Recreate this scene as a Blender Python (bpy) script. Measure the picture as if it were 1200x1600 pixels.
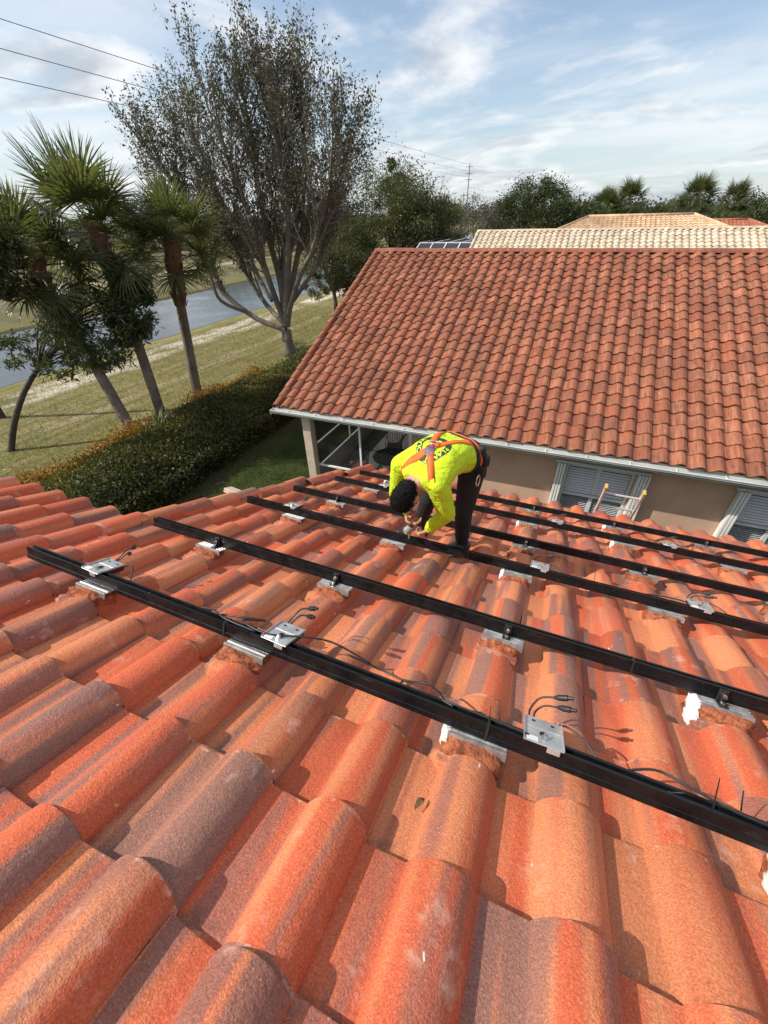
import bpy, bmesh, math, random
import numpy as np
from mathutils import Vector, Matrix, Euler
from mathutils.bvhtree import BVHTree

random.seed(7); rng = np.random.default_rng(11)
for o in list(bpy.data.objects): bpy.data.objects.remove(o)
scene = bpy.context.scene
COL = scene.collection
rad = math.radians
ZC = 6.4                                   # camera height above the lawn
SL = rad(22.99); CS, SN = math.cos(SL), math.sin(SL); TAN = math.tan(SL)

# ------------------------------------------------------------------ camera
PITCH, ROLL, HEAD = rad(36.13), rad(1.70), rad(23.4)
cd = bpy.data.cameras.new('camera'); cam = bpy.data.objects.new('camera', cd); COL.objects.link(cam)
cd.sensor_fit = 'VERTICAL'; cd.sensor_height = 36.0; cd.sensor_width = 27.0
cd.lens = 639.5 / 1600 * 36.0; cd.clip_start = 0.05; cd.clip_end = 6000
cam.matrix_world = Matrix.Translation((0, 0, ZC)) @ Matrix.Rotation(HEAD, 4, 'Z') @ Matrix.Rotation(math.pi/2 - PITCH, 4, 'X') @ Matrix.Rotation(-ROLL, 4, 'Z')
scene.camera = cam

# ------------------------------------------------------------------ light
SUN_EL, SUN_AZ = rad(42), rad(26)          # light travels towards +X, turned AZ to +Y
to_sun = Vector((-math.cos(SUN_AZ)*math.cos(SUN_EL), -math.sin(SUN_AZ)*math.cos(SUN_EL), math.sin(SUN_EL)))
sd = bpy.data.lights.new('sun', 'SUN'); sun = bpy.data.objects.new('sun', sd); COL.objects.link(sun)
sd.energy = 4.2; sd.angle = rad(0.55); sd.color = (1.0, 0.93, 0.83)
sun.rotation_euler = to_sun.to_track_quat('Z', 'Y').to_euler(); sun.location = (-30, -15, 40)

world = bpy.data.worlds.new('World'); scene.world = world; world.use_nodes = True
scene.view_settings.view_transform = 'Standard'; scene.view_settings.look = 'None'
scene.view_settings.exposure = 0.40; scene.view_settings.gamma = 1.0; scene.view_settings.use_curve_mapping = False
scene.cycles.max_bounces = 4; scene.cycles.diffuse_bounces = 2; scene.cycles.glossy_bounces = 2; scene.cycles.transparent_max_bounces = 8

# ------------------------------------------------------------------ node helper
class NT:
    def __init__(s, nt): s.nt = nt; s.n = nt.nodes; s.l = nt.links
    def new(s, t, **kw):
        x = s.n.new(t)
        for k, v in kw.items(): setattr(x, k, v)
        return x
    def put(s, sock, v):
        if isinstance(v, bpy.types.NodeSocket): s.l.new(v, sock)
        elif isinstance(v, (tuple, list)) and len(v) == 3 and sock.type == 'RGBA': sock.default_value = (*v, 1)
        else: sock.default_value = v
    def m(s, op, a, b=0.0, c=0.0, clamp=False):
        x = s.new('ShaderNodeMath', operation=op); x.use_clamp = clamp
        for i, v in enumerate((a, b, c)): s.put(x.inputs[i], v)
        return x.outputs[0]
    def vm(s, op, a, b=(0, 0, 0)):
        x = s.new('ShaderNodeVectorMath', operation=op); s.put(x.inputs[0], a); s.put(x.inputs[1], b)
        return x.outputs['Value'] if op in ('DOT_PRODUCT', 'LENGTH') else x.outputs[0]
    def sep(s, v): x = s.new('ShaderNodeSeparateXYZ'); s.put(x.inputs[0], v); return x.outputs
    def comb(s, a, b=0.0, c=0.0):
        x = s.new('ShaderNodeCombineXYZ')
        for i, v in enumerate((a, b, c)): s.put(x.inputs[i], v)
        return x.outputs[0]
    def noise(s, v, scale, detail=2.0, rough=0.5, dist=0.0):
        x = s.new('ShaderNodeTexNoise'); s.put(x.inputs['Vector'], v); x.inputs['Scale'].default_value = scale
        x.inputs['Detail'].default_value = detail; x.inputs['Roughness'].default_value = rough; x.inputs['Distortion'].default_value = dist
        return x.outputs[0]
    def white(s, v): x = s.new('ShaderNodeTexWhiteNoise', noise_dimensions='3D'); s.put(x.inputs['Vector'], v); return x.outputs
    def step(s, v, lo, hi, a=0.0, b=1.0):
        x = s.new('ShaderNodeMapRange', interpolation_type='SMOOTHSTEP'); s.put(x.inputs[0], v)
        for i, q in enumerate((lo, hi, a, b)): s.put(x.inputs[i+1], q)
        return x.outputs[0]
    def mix(s, f, a, b, mode='MIX'):
        x = s.new('ShaderNodeMix', data_type='RGBA', blend_type=mode); s.put(x.inputs[0], f); s.put(x.inputs[6], a); s.put(x.inputs[7], b)
        return x.outputs[2]
    def ramp(s, f, stops):
        x = s.new('ShaderNodeValToRGB'); s.put(x.inputs[0], f); e = x.color_ramp.elements
        while len(e) < len(stops): e.new(0.5)
        for q, (p, c) in zip(e, stops): q.position = p; q.color = (*c, 1)
        return x.outputs[0]
    def bump(s, h, strength=0.5, dist=0.01):
        x = s.new('ShaderNodeBump'); s.put(x.inputs['Height'], h); x.inputs['Strength'].default_value = strength; x.inputs['Distance'].default_value = dist
        return x.outputs[0]

def newmat(name):
    m = bpy.data.materials.new(name); m.use_nodes = True
    t = NT(m.node_tree); b = m.node_tree.nodes['Principled BSDF']
    return m, t, b

def plain(name, col, rough=0.6, metal=0.0, var=0.12, scale=12.0, bump=0.0, bscale=80.0, spec=0.5):
    m, t, b = newmat(name)
    tc = t.new('ShaderNodeTexCoord').outputs['Object']
    n = t.noise(tc, scale, 4, 0.6)
    k = t.step(n, 0.3, 0.7, 1-var, 1+var)
    t.put(b.inputs['Base Color'], t.mix(1.0, col, t.comb(k, k, k), 'MULTIPLY'))
    r = t.step(n, 0.3, 0.7, max(0.02, rough-0.08), min(1, rough+0.08)); t.put(b.inputs['Roughness'], r)
    b.inputs['Metallic'].default_value = metal; b.inputs['Specular IOR Level'].default_value = spec
    if bump: t.put(b.inputs['Normal'], t.bump(t.noise(tc, bscale, 3, 0.6), bump, 0.01))
    return m

# ------------------------------------------------------------------ sky
def build_sky():
    t = NT(world.node_tree); bg = world.node_tree.nodes['Background']
    sky = t.new('ShaderNodeTexSky', sky_type='NISHITA'); sky.sun_disc = False
    sky.sun_elevation = SUN_EL; sky.sun_rotation = math.atan2(to_sun.x, to_sun.y)
    sky.air_density = 1.0; sky.dust_density = 1.0; sky.ozone_density = 1.3
    d = t.new('ShaderNodeTexCoord').outputs['Generated']
    x, y, z = t.sep(d)
    zz = t.m('ADD', t.m('MAXIMUM', z, 0.0), 0.13)
    p = t.comb(t.m('DIVIDE', x, zz), t.m('DIVIDE', y, zz), 0.0)
    # wind-drawn streaky high cloud plus soft low cumulus patches
    ang = 0.55
    rot = t.new('ShaderNodeMapping'); t.put(rot.inputs[0], p); rot.inputs['Rotation'].default_value = (0, 0, ang); rot.inputs['Scale'].default_value = (0.55, 1.35, 1)
    a = t.noise(rot.outputs[0], 0.62, 5, 0.52, 0.4)
    cir = t.step(a, 0.40, 0.72)
    b2 = t.noise(t.vm('ADD', p, (3.1, 7.7, 0.4)), 0.85, 8, 0.56, 0.35)
    cum = t.step(b2, 0.42, 0.62)
    dens = t.m('MAXIMUM', t.m('MULTIPLY', cir, 0.72), t.m('MULTIPLY', cum, 0.92))
    shade = t.noise(t.vm('ADD', p, (3.22, 7.80, 0.4)), 0.85, 7, 0.56, 0.35)
    ccol = t.mix(t.step(shade, 0.49, 0.64), (6.7, 6.8, 6.9), (3.8, 4.15, 4.6))
    hz = t.step(z, 0.0, 0.22, 0.5, 0.0)
    base = t.mix(hz, t.mix(0.18, sky.outputs[0], (4.2, 5.0, 5.9)), (4.6, 5.4, 6.0))
    t.put(bg.inputs['Color'], t.mix(dens, base, ccol))
    bg.inputs['Strength'].default_value = 0.115
build_sky()

# ------------------------------------------------------------------ mesh helpers
class MB:
    def __init__(s): s.v = []; s.f = []; s.mi = []; s.cur = 0
    def add(s, vs, fs):
        b = len(s.v); s.v += [tuple(p) for p in vs]; s.f += [tuple(i+b for i in f) for f in fs]; s.mi += [s.cur]*len(fs); return s
    def box(s, c, d, rot=None, bev=0.0):
        hx, hy, hz = d[0]/2, d[1]/2, d[2]/2
        if bev:
            bv = min(bev, hx*.9, hy*.9, hz*.9); bm = bmesh.new(); bmesh.ops.create_cube(bm, size=1)
            for v in bm.verts: v.co = Vector((v.co.x*2*hx, v.co.y*2*hy, v.co.z*2*hz))
            bmesh.ops.bevel(bm, geom=list(bm.edges), offset=bv, segments=1, affect='EDGES')
            bm.verts.index_update(); vs = [v.co.copy() for v in bm.verts]; fs = [[v.index for v in f.verts] for f in bm.faces]; bm.free()
        else:
            vs = [Vector((x, y, z)) for x in (-hx, hx) for y in (-hy, hy) for z in (-hz, hz)]
            fs = [(0, 1, 3, 2), (4, 6, 7, 5), (0, 4, 5, 1), (2, 3, 7, 6), (0, 2, 6, 4), (1, 5, 7, 3)]
        if rot is not None: vs = [rot @ v for v in vs]
        return s.add([v + Vector(c) for v in vs], fs)
    def tube(s, pts, r, n=8, caps=True):
        pts = [Vector(p) for p in pts]; m = len(pts)
        if not hasattr(r, '__len__'): r = [r]*m
        rings = []; up = None
        for i, p in enumerate(pts):
            t = (pts[min(i+1, m-1)] - pts[max(i-1, 0)])
            t = t.normalized() if t.length > 1e-9 else Vector((0, 0, 1))
            if up is None: up = t.orthogonal().normalized()
            up = (up - t*up.dot(t)); up = up.normalized() if up.length > 1e-6 else t.orthogonal().normalized()
            w = t.cross(up)
            rings.append([p + (up*math.cos(a)+w*math.sin(a))*r[i] for a in [2*math.pi*k/n for k in range(n)]])
        vs = [q for ring in rings for q in ring]
        fs = [(i*n+k, i*n+(k+1) % n, (i+1)*n+(k+1) % n, (i+1)*n+k) for i in range(m-1) for k in range(n)]
        if caps: fs += [tuple(reversed(range(n))), tuple((m-1)*n+k for k in range(n))]
        return s.add(vs, fs)
    def extrude(s, prof, p0, p1, ex, ey, closed=True):
        """profile points (a,b) along axes ex, ey swept from p0 to p1"""
        p0, p1, ex, ey = Vector(p0), Vector(p1), Vector(ex), Vector(ey); n = len(prof)
        vs = [p0+ex*a+ey*b for a, b in prof] + [p1+ex*a+ey*b for a, b in prof]
        fs = [(k, (k+1) % n, n+(k+1) % n, n+k) for k in range(n if closed else n-1)]
        if closed: fs += [tuple(reversed(range(n))), tuple(range(n, 2*n))]
        return s.add(vs, fs)
    def mesh(s, name, mats, smooth=False, ang=None):
        me = bpy.data.meshes.new(name); me.from_pydata(s.v, [], s.f)
        for m in (mats if isinstance(mats, (list, tuple)) else [mats]): me.materials.append(m)
        if any(s.mi): me.polygons.foreach_set('material_index', s.mi)
        if smooth or ang:
            me.polygons.foreach_set('use_smooth', [True]*len(me.polygons))
            if ang: me.set_sharp_from_angle(angle=rad(ang))
        me.update(); return me
    def build(s, name, mats, parent=None, smooth=False, ang=None): return link(name, s.mesh(name, mats, smooth, ang), parent)

def link(name, data, parent=None, loc=None, rot=None):
    o = bpy.data.objects.new(name, data); COL.objects.link(o)
    if parent: o.parent = parent
    if loc is not None: o.location = loc
    if rot is not None: o.rotation_euler = rot
    return o
def tag(o, label=None, cat=None, group=None, kind=None):
    if label: o['label'] = label
    if cat: o['category'] = cat
    if group: o['group'] = group
    if kind: o['kind'] = kind
    return o
def empty(name, loc=(0, 0, 0), rot=(0, 0, 0), label=None, cat=None, group=None):
    o = link(name, None, None, loc, rot); o.empty_display_size = 0.1
    return tag(o, label, cat, group)
def child_at(o, parent):
    """parent an object whose mesh is in world coordinates under a placed empty"""
    o.parent = parent; o.matrix_parent_inverse = parent.matrix_basis.inverted(); return o
def npmesh(name, V, F, mats, face_attr=None, smooth=False):
    me = bpy.data.meshes.new(name); V = np.asarray(V, np.float32); F = np.asarray(F, np.int32); k = F.shape[1]
    me.vertices.add(len(V)); me.vertices.foreach_set('co', V.ravel())
    me.loops.add(F.size); me.loops.foreach_set('vertex_index', F.ravel())
    me.polygons.add(len(F)); me.polygons.foreach_set('loop_start', np.arange(0, F.size, k, dtype=np.int32))
    me.polygons.foreach_set('loop_total', np.full(len(F), k, np.int32))
    for m in (mats if isinstance(mats, (list, tuple)) else [mats]): me.materials.append(m)
    if face_attr is not None:
        a = me.attributes.new('tint', 'FLOAT', 'FACE'); a.data.foreach_set('value', np.asarray(face_attr, np.float32))
    me.update(calc_edges=True); me.validate()
    if smooth: me.polygons.foreach_set('use_smooth', [True]*len(me.polygons))
    return me
def spline(pts, n=6):
    P = [Vector(p) for p in pts]; out = []
    for i in range(len(P)-1):
        a, b, c, d = P[max(i-1, 0)], P[i], P[i+1], P[min(i+2, len(P)-1)]
        for k in range(n):
            t = k/n
            out.append(0.5*((2*b)+(c-a)*t+(2*a-5*b+4*c-d)*t*t+(3*b-a-3*c+d)*t**3))
    return out+[P[-1]]

# pixel of the 1200x1600 frame -> ray, for laying out things that were measured in the frame
_R = (cam.matrix_world.to_3x3())
def pray(px, py): return _R @ Vector(((px-600)/639.5, -(py-800)/639.5, -1.0))
def at_y(px, py, y): d = pray(px, py); return Vector((0, 0, ZC)) + d*(y/d.y)
def at_z(px, py, z): d = pray(px, py); return Vector((0, 0, ZC)) + d*((z-ZC)/d.z)
_Ri = _R.transposed()
def project(p):
    q = _Ri @ (Vector(p)-Vector((0, 0, ZC)))
    if q.z > -0.05: return None
    return 600+639.5*q.x/-q.z, 800-639.5*q.y/-q.z, -q.z

# ------------------------------------------------------------------ materials
def tile_mat(name, obj, w, c, x0, s0, cols, streak=0.0, grain=1.0, flip=1):
    """clay tile coloured per tile: obj is the roof object whose local x,y give the tile cell"""
    m, t, b = newmat(name)
    tc = t.new('ShaderNodeTexCoord'); tc.object = obj
    x, y, z = t.sep(tc.outputs['Object'])
    u = t.m('DIVIDE', t.m('SUBTRACT', x, x0+0.004), w); v = t.m('DIVIDE', t.m('SUBTRACT', y, s0+0.004), c)
    iu, iv = t.m('FLOOR', u), t.m('FLOOR', v); fu, fv = t.m('FRACT', u), t.m('FRACT', v)
    rc = t.white(t.comb(iu, iv, 3.7))[1]; r1, r2, r3 = t.sep(rc)
    r4, r5, r6 = t.sep(t.white(t.comb(iu, iv, 9.1))[1])
    off = t.comb(t.m('MULTIPLY', r1, 40), t.m('MULTIPLY', r2, 40), t.m('MULTIPLY', r3, 40))
    # blend bands run along the tile: stretched noise
    band = t.noise(t.vm('ADD', t.comb(t.m('MULTIPLY', fu, 3.3), t.m('MULTIPLY', fv, 0.22), 0), off), 1.25, 1, 0.5, 0.1)
    band2 = t.noise(t.vm('ADD', t.comb(t.m('MULTIPLY', fu, 3.6), t.m('MULTIPLY', fv, 0.25), 5), off), 1.3, 1, 0.5, 0.15)
    base = t.mix(t.step(t.m('ADD', band, t.m('MULTIPLY', t.m('SUBTRACT', r4, 0.5), 0.30)), 0.38, 0.62), cols[0], cols[1])
    th = t.m('ADD', 0.355, t.m('MULTIPLY', r5, 0.20))
    grey = t.step(band2, t.m('SUBTRACT', th, 0.085), t.m('ADD', th, 0.11))
    base = t.mix(t.m('MULTIPLY', t.m('SUBTRACT', 1.0, grey), 0.85), base, t.mix(r6, cols[2], cols[3]))
    # sandy grain, plus gloss sparkles painted in as pale specks
    P = tc.outputs['Object']
    g = t.noise(P, 210, 2, 0.7); g2 = t.noise(P, 60, 2, 0.6)
    gk = t.step(g, 0.3, 0.7, 1-0.22*grain, 1+0.24*grain)
    base = t.mix(1.0, base, t.comb(gk, gk, gk), 'MULTIPLY')
    sp = t.step(t.noise(P, 240, 1, 0.6), 0.60, 0.72)
    base = t.mix(t.m('MULTIPLY', sp, 0.24*grain), base, (0.66, 0.46, 0.36))
    bl = t.m('ADD', 0.86, t.m('MULTIPLY', r3, 0.26)); base = t.mix(1.0, base, t.comb(bl, bl, bl), 'MULTIPLY')
    # pale bloom and scuffs
    d = t.noise(P, 7.5, 4, 0.65)
    base = t.mix(t.m('MULTIPLY', t.step(d, 0.60, 0.74), 0.45), base, cols[4])
    sc = t.noise(t.vm('MULTIPLY', P, (60, 14, 14)), 1.0, 2, 0.7)
    base = t.mix(t.m('MULTIPLY', t.step(sc, 0.71, 0.76), t.step(d, 0.48, 0.6)), base, (0.72, 0.62, 0.56))
    edge = t.m('MULTIPLY', t.step(fv, 0.955, 0.99), t.step(t.noise(P, 26, 3, 0.7), 0.52, 0.62))
    base = t.mix(t.m('MULTIPLY', edge, 0.55), base, cols[4])
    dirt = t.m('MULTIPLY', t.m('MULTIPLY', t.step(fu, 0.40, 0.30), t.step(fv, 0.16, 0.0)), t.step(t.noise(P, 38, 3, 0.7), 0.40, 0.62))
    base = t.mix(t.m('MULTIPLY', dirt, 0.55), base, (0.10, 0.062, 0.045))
    lch = t.m('MULTIPLY', t.step(t.noise(P, 95, 2, 0.6), 0.66, 0.72), t.step(d, 0.46, 0.36))
    base = t.mix(t.m('MULTIPLY', lch, 0.7), base, (0.085, 0.060, 0.050))
    if streak:
        big = t.noise(P, 0.75, 5, 0.62); base = t.mix(t.m('MULTIPLY', t.step(big, 0.44, 0.66), 0.42*streak), base, (0.115, 0.052, 0.032))
        st = t.noise(t.vm('MULTIPLY', P, (46, 3.0, 1)), 1.0, 4, 0.65)
        base = t.mix(t.m('MULTIPLY', t.step(st, 0.48, 0.70), streak), base, (0.10, 0.042, 0.024))
        lich = t.noise(P, 34, 4, 0.7)
        base = t.mix(t.m('MULTIPLY', t.step(lich, 0.60, 0.75), 0.4*streak), base, (0.16, 0.13, 0.11))
    t.put(b.inputs['Base Color'], base)
    t.put(b.inputs['Roughness'], t.step(g2, 0.3, 0.7, 0.62, 0.86)); b.inputs['Specular IOR Level'].default_value = 0.35
    h = t.m('ADD', t.m('MULTIPLY', g, 0.6), t.m('MULTIPLY', g2, 0.7))
    t.put(b.inputs['Normal'], t.bump(h, 0.62*grain, 0.006))
    return m

def leaf_mat(name, c0, c1, c2, trans=0.35, rough=0.5):
    m, t, b = newmat(name)
    at = t.new('ShaderNodeAttribute', attribute_name='tint').outputs['Fac']
    col = t.ramp(at, [(0.0, c0), (0.5, c1), (1.0, c2)])
    t.put(b.inputs['Base Color'], col); b.inputs['Roughness'].default_value = rough; b.inputs['Specular IOR Level'].default_value = 0.4
    tr = t.new('ShaderNodeBsdfTranslucent'); t.put(tr.inputs[0], t.mix(1.0, col, (1.25, 1.3, 0.7), 'MULTIPLY'))
    mx = t.new('ShaderNodeMixShader'); mx.inputs[0].default_value = trans
    t.l.new(b.outputs[0], mx.inputs[1]); t.l.new(tr.outputs[0], mx.inputs[2])
    t.l.new(mx.outputs[0], m.node_tree.nodes['Material Output'].inputs[0]); return m

def bark_mat(name, c0, c1, scale=6.0, stretch=0.25, bump=0.8):
    m, t, b = newmat(name); tc = t.new('ShaderNodeTexCoord').outputs['Object']
    p = t.vm('MULTIPLY', tc, (1, 1, stretch)); n = t.noise(p, scale*4, 6, 0.7); n2 = t.noise(tc, scale*0.3, 3, 0.6)
    t.put(b.inputs['Base Color'], t.mix(t.step(t.m('ADD', t.m('MULTIPLY', n, 0.6), t.m('MULTIPLY', n2, 0.4)), 0.35, 0.65), c0, c1))
    b.inputs['Roughness'].default_value = 0.9; t.put(b.inputs['Normal'], t.bump(n, bump, 0.03)); return m

def metal_mat(name, col, rough, metal=1.0, scratch=0.25):
    m, t, b = newmat(name); tc = t.new('ShaderNodeTexCoord').outputs['Object']
    n = t.noise(tc, 18, 5, 0.7); s = t.noise(t.vm('MULTIPLY', tc, (6, 90, 90)), 1.0, 4, 0.7)
    k = t.step(n, 0.3, 0.75, 1-scratch, 1+scratch)
    base = t.mix(1.0, col, t.comb(k, k, k), 'MULTIPLY')
    base = t.mix(t.m('MULTIPLY', t.step(s, 0.66, 0.74), scratch), base, (0.5, 0.48, 0.46))
    dust = t.step(t.noise(tc, 55, 5, 0.75), 0.62, 0.75)
    base = t.mix(t.m('MULTIPLY', dust, 0.35*scratch/0.25), base, (0.35, 0.27, 0.22))
    t.put(b.inputs['Base Color'], base); b.inputs['Metallic'].default_value = metal
    t.put(b.inputs['Roughness'], t.step(n, 0.3, 0.7, max(0.05, rough-0.1), rough+0.12)); return m

M = {}
M['rail'] = metal_mat('black anodised rail', (0.016, 0.017, 0.019), 0.34, 0.6)
M['alu'] = metal_mat('mill aluminium', (0.50, 0.50, 0.50), 0.42, 0.75)
M['plate'] = metal_mat('zinc plate', (0.50, 0.51, 0.51), 0.38, 0.55, 0.14)
M['black'] = plain('black plastic', (0.014, 0.014, 0.015), 0.5, var=0.2)
M['cable'] = plain('cable sheath', (0.02, 0.02, 0.021), 0.45, var=0.2)
M['labelp'] = plain('printed label', (0.72, 0.72, 0.70), 0.6)
M['steel'] = metal_mat('bolt steel', (0.75, 0.74, 0.72), 0.25, 1.0, 0.1)
M['foam'] = plain('mortar foam', (0.30, 0.098, 0.048), 0.95, var=0.5, scale=45, bump=1.0, bscale=70, spec=0.1)
M['sealant'] = plain('white sealant', (0.80, 0.79, 0.75), 0.6, var=0.08, scale=30, bump=0.5, bscale=60)
M['white'] = plain('white paint', (0.74, 0.74, 0.71), 0.45, var=0.08, scale=3)
M['gutter'] = plain('gutter white', (0.66, 0.68, 0.66), 0.35, var=0.10, scale=2)
M['gutter_in'] = plain('gutter inside dirt', (0.16, 0.17, 0.14), 0.9, var=0.4, scale=5)
M['louver'] = plain('louver grey', (0.60, 0.61, 0.62), 0.5, var=0.06, scale=4)
M['post'] = plain('beige post', (0.52, 0.42, 0.33), 0.75, var=0.12, scale=5, bump=0.25)
M['fascia'] = plain('fascia board', (0.50, 0.47, 0.40), 0.7, var=0.15, scale=4)
M['concrete'] = plain('patio concrete', (0.20, 0.195, 0.19), 0.8, var=0.18, scale=2.2, bump=0.2)
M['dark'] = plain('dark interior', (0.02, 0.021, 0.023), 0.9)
M['deck'] = plain('roof underlay', (0.07, 0.055, 0.05), 0.95)
M['ladder'] = plain('ladder aluminium', (0.62, 0.60, 0.56), 0.4, 0.5)
M['ladder_red'] = plain('ladder fibreglass', (0.56, 0.40, 0.34), 0.5)
M['yellow'] = plain('yellow cap', (0.48, 0.33, 0.08), 0.6)
M['dryleaf'] = plain('dry leaf', (0.14, 0.075, 0.03), 0.85, var=0.4, scale=60)
M['wire'] = plain('overhead wire', (0.10, 0.10, 0.105), 0.6)
M['wood_pole'] = plain('weathered pole wood', (0.16, 0.13, 0.11), 0.9, var=0.25)

def stucco(name, col):
    m, t, b = newmat(name); tc = t.new('ShaderNodeTexCoord').outputs['Object']
    n = t.noise(tc, 1.3, 5, 0.65); f = t.noise(tc, 60, 4, 0.7)
    k = t.step(n, 0.3, 0.7, 0.90, 1.08); x, y, z = t.sep(tc)
    drip = t.noise(t.vm('MULTIPLY', tc, (9, 9, 0.5)), 1.0, 4, 0.6)
    c = t.mix(1.0, col, t.comb(k, k, k), 'MULTIPLY')
    c = t.mix(t.m('MULTIPLY', t.step(drip, 0.58, 0.75), 0.18), c, (0.24, 0.19, 0.15))
    t.put(b.inputs['Base Color'], c); b.inputs['Roughness'].default_value = 0.92
    t.put(b.inputs['Normal'], t.bump(f, 0.5, 0.006)); return m
M['stucco'] = stucco('tan stucco', (0.54, 0.355, 0.250))
M['stucco2'] = stucco('cream stucco', (0.56, 0.48, 0.38))

# ------------------------------------------------------------------ ground, canal
def build_ground():
    m, t, b = newmat('lawn and sandy tracks')
    P = t.new('ShaderNodeNewGeometry').outputs['Position']; x, y, z = t.sep(P)
    big = t.noise(P, 0.16, 4, 0.6); mid = t.noise(P, 1.1, 5, 0.65); fine = t.noise(P, 9, 5, 0.75); vf = t.noise(P, 45, 3, 0.7)
    dry = t.mix(t.step(t.m('ADD', t.m('MULTIPLY', big, 0.5), t.m('MULTIPLY', mid, 0.5)), 0.38, 0.62), (0.165, 0.165, 0.058), (0.262, 0.232, 0.106))
    dry = t.mix(t.m('MULTIPLY', t.step(fine, 0.40, 0.66), 0.6), dry, (0.30, 0.25, 0.12))
    mow = t.noise(t.vm('MULTIPLY', P, (3.2, 0.14, 1)), 1.0, 3, 0.6)          # mowing lines along the canal
    dry = t.mix(t.m('MULTIPLY', t.step(mow, 0.42, 0.62), 0.5), dry, (0.105, 0.098, 0.036))
    shaded_green = t.mix(t.step(mid, 0.35, 0.65), (0.030, 0.048, 0.012), (0.072, 0.090, 0.028))  # green grass by the house, darkened with its shade put into the colour
    near = t.step(x, -10.5, -9.3)
    g = t.mix(near, dry, shaded_green)
    far = t.mix(t.step(big, 0.35, 0.65), (0.10, 0.095, 0.045), (0.19, 0.165, 0.085))
    g = t.mix(t.step(x, -40.0, -41.5), g, far)
    wob = t.m('ADD', x, t.m('MULTIPLY', t.m('SUBTRACT', t.noise(t.vm('MULTIPLY', P, (0.3, 0.22, 1)), 1.0, 4, 0.6), 0.5), 2.6))
    def strip(cx, hw, soft, lo, hi, sc):
        dd = t.m('ABSOLUTE', t.m('SUBTRACT', wob, cx)); k = t.step(dd, hw+soft, hw)
        return t.m('MULTIPLY', k, t.step(t.noise(t.vm('MULTIPLY', P, (1.2, 0.35, 1)), sc, 5, 0.7), lo, hi))
    sand = (0.60, 0.53, 0.44)
    g = t.mix(t.m('MULTIPLY', strip(-22.2, 0.55, 0.9, 0.36, 0.58, 0.8), 0.95), g, sand)
    g = t.mix(t.m('MULTIPLY', strip(-17.6, 0.14, 0.35, 0.33, 0.58, 1.0), 0.85), g, (0.36, 0.29, 0.19))
    g = t.mix(t.m('MULTIPLY', strip(-19.2, 0.10, 0.3, 0.40, 0.62, 1.0), 0.5), g, (0.34, 0.28, 0.18))
    g = t.mix(t.m('MULTIPLY', strip(-56.0, 0.9, 0.9, 0.30, 0.55, 0.5), 0.75), g, (0.42, 0.37, 0.30))
    soil = t.m('MULTIPLY', t.step(t.m('ABSOLUTE', t.m('ADD', wob, 8.75)), 0.75, 0.25), t.step(fine, 0.3, 0.55))
    g = t.mix(t.m('MULTIPLY', soil, 0.75), g, (0.085, 0.062, 0.042))
    bank = t.step(z, -0.10, -0.35); g = t.mix(bank, g, (0.07, 0.065, 0.035))
    k = t.step(vf, 0.3, 0.7, 0.7, 1.3); g = t.mix(1.0, g, t.comb(k, k, k), 'MULTIPLY')
    t.put(b.inputs['Base Color'], g); b.inputs['Roughness'].default_value = 0.95; b.inputs['Specular IOR Level'].default_value = 0.1
    t.put(b.inputs['Normal'], t.bump(t.m('ADD', fine, t.m('MULTIPLY', vf, 0.5)), 0.9, 0.06))
    prof = [(-3000, 0), (-400, 0), (-120, 0.2), (-60, 0.1), (-42, 0.05), (-40.2, -0.15), (-38.6, -0.75), (-33, -1.6), (-28, -0.8), (-26.2, -0.35), (-24.8, -0.05), (-23, 0.02), (-9, 0), (0, 0), (400, 0), (3000, 0)]
    ys = [-3000, -200, -40, 0, 20, 40, 80, 150, 400, 3000]
    V = [(a, yy, z) for yy in ys for a, z in prof]; n = len(prof)
    F = [(j*n+i, j*n+i+1, (j+1)*n+i+1, (j+1)*n+i) for j in range(len(ys)-1) for i in range(n-1)]
    mb = MB(); mb.add(V, F); tag(mb.build('ground', m, smooth=True), kind='structure')
    mw, t, b = newmat('canal water'); P = t.new('ShaderNodeNewGeometry').outputs['Position']
    b.inputs['Base Color'].default_value = (0.030, 0.036, 0.040, 1); b.inputs['Roughness'].default_value = 0.07; b.inputs['IOR'].default_value = 1.33
    b.inputs['Specular IOR Level'].default_value = 0.75
    w1 = t.noise(t.vm('MULTIPLY', P, (2.2, 0.9, 1)), 2.2, 4, 0.6); w2 = t.noise(P, 0.35, 3, 0.5)
    t.put(b.inputs['Normal'], t.bump(t.m('MULTIPLY', w1, t.step(w2, 0.3, 0.6)), 0.35, 0.05))
    mb = MB(); mb.add([(-39.6, -300, -0.34), (-25.9, -300, -0.34), (-25.9, 900, -0.34), (-39.6, 900, -0.34)], [(0, 1, 2, 3)])
    tag(mb.build('canal_water', mw), kind='structure')
build_ground()

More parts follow.
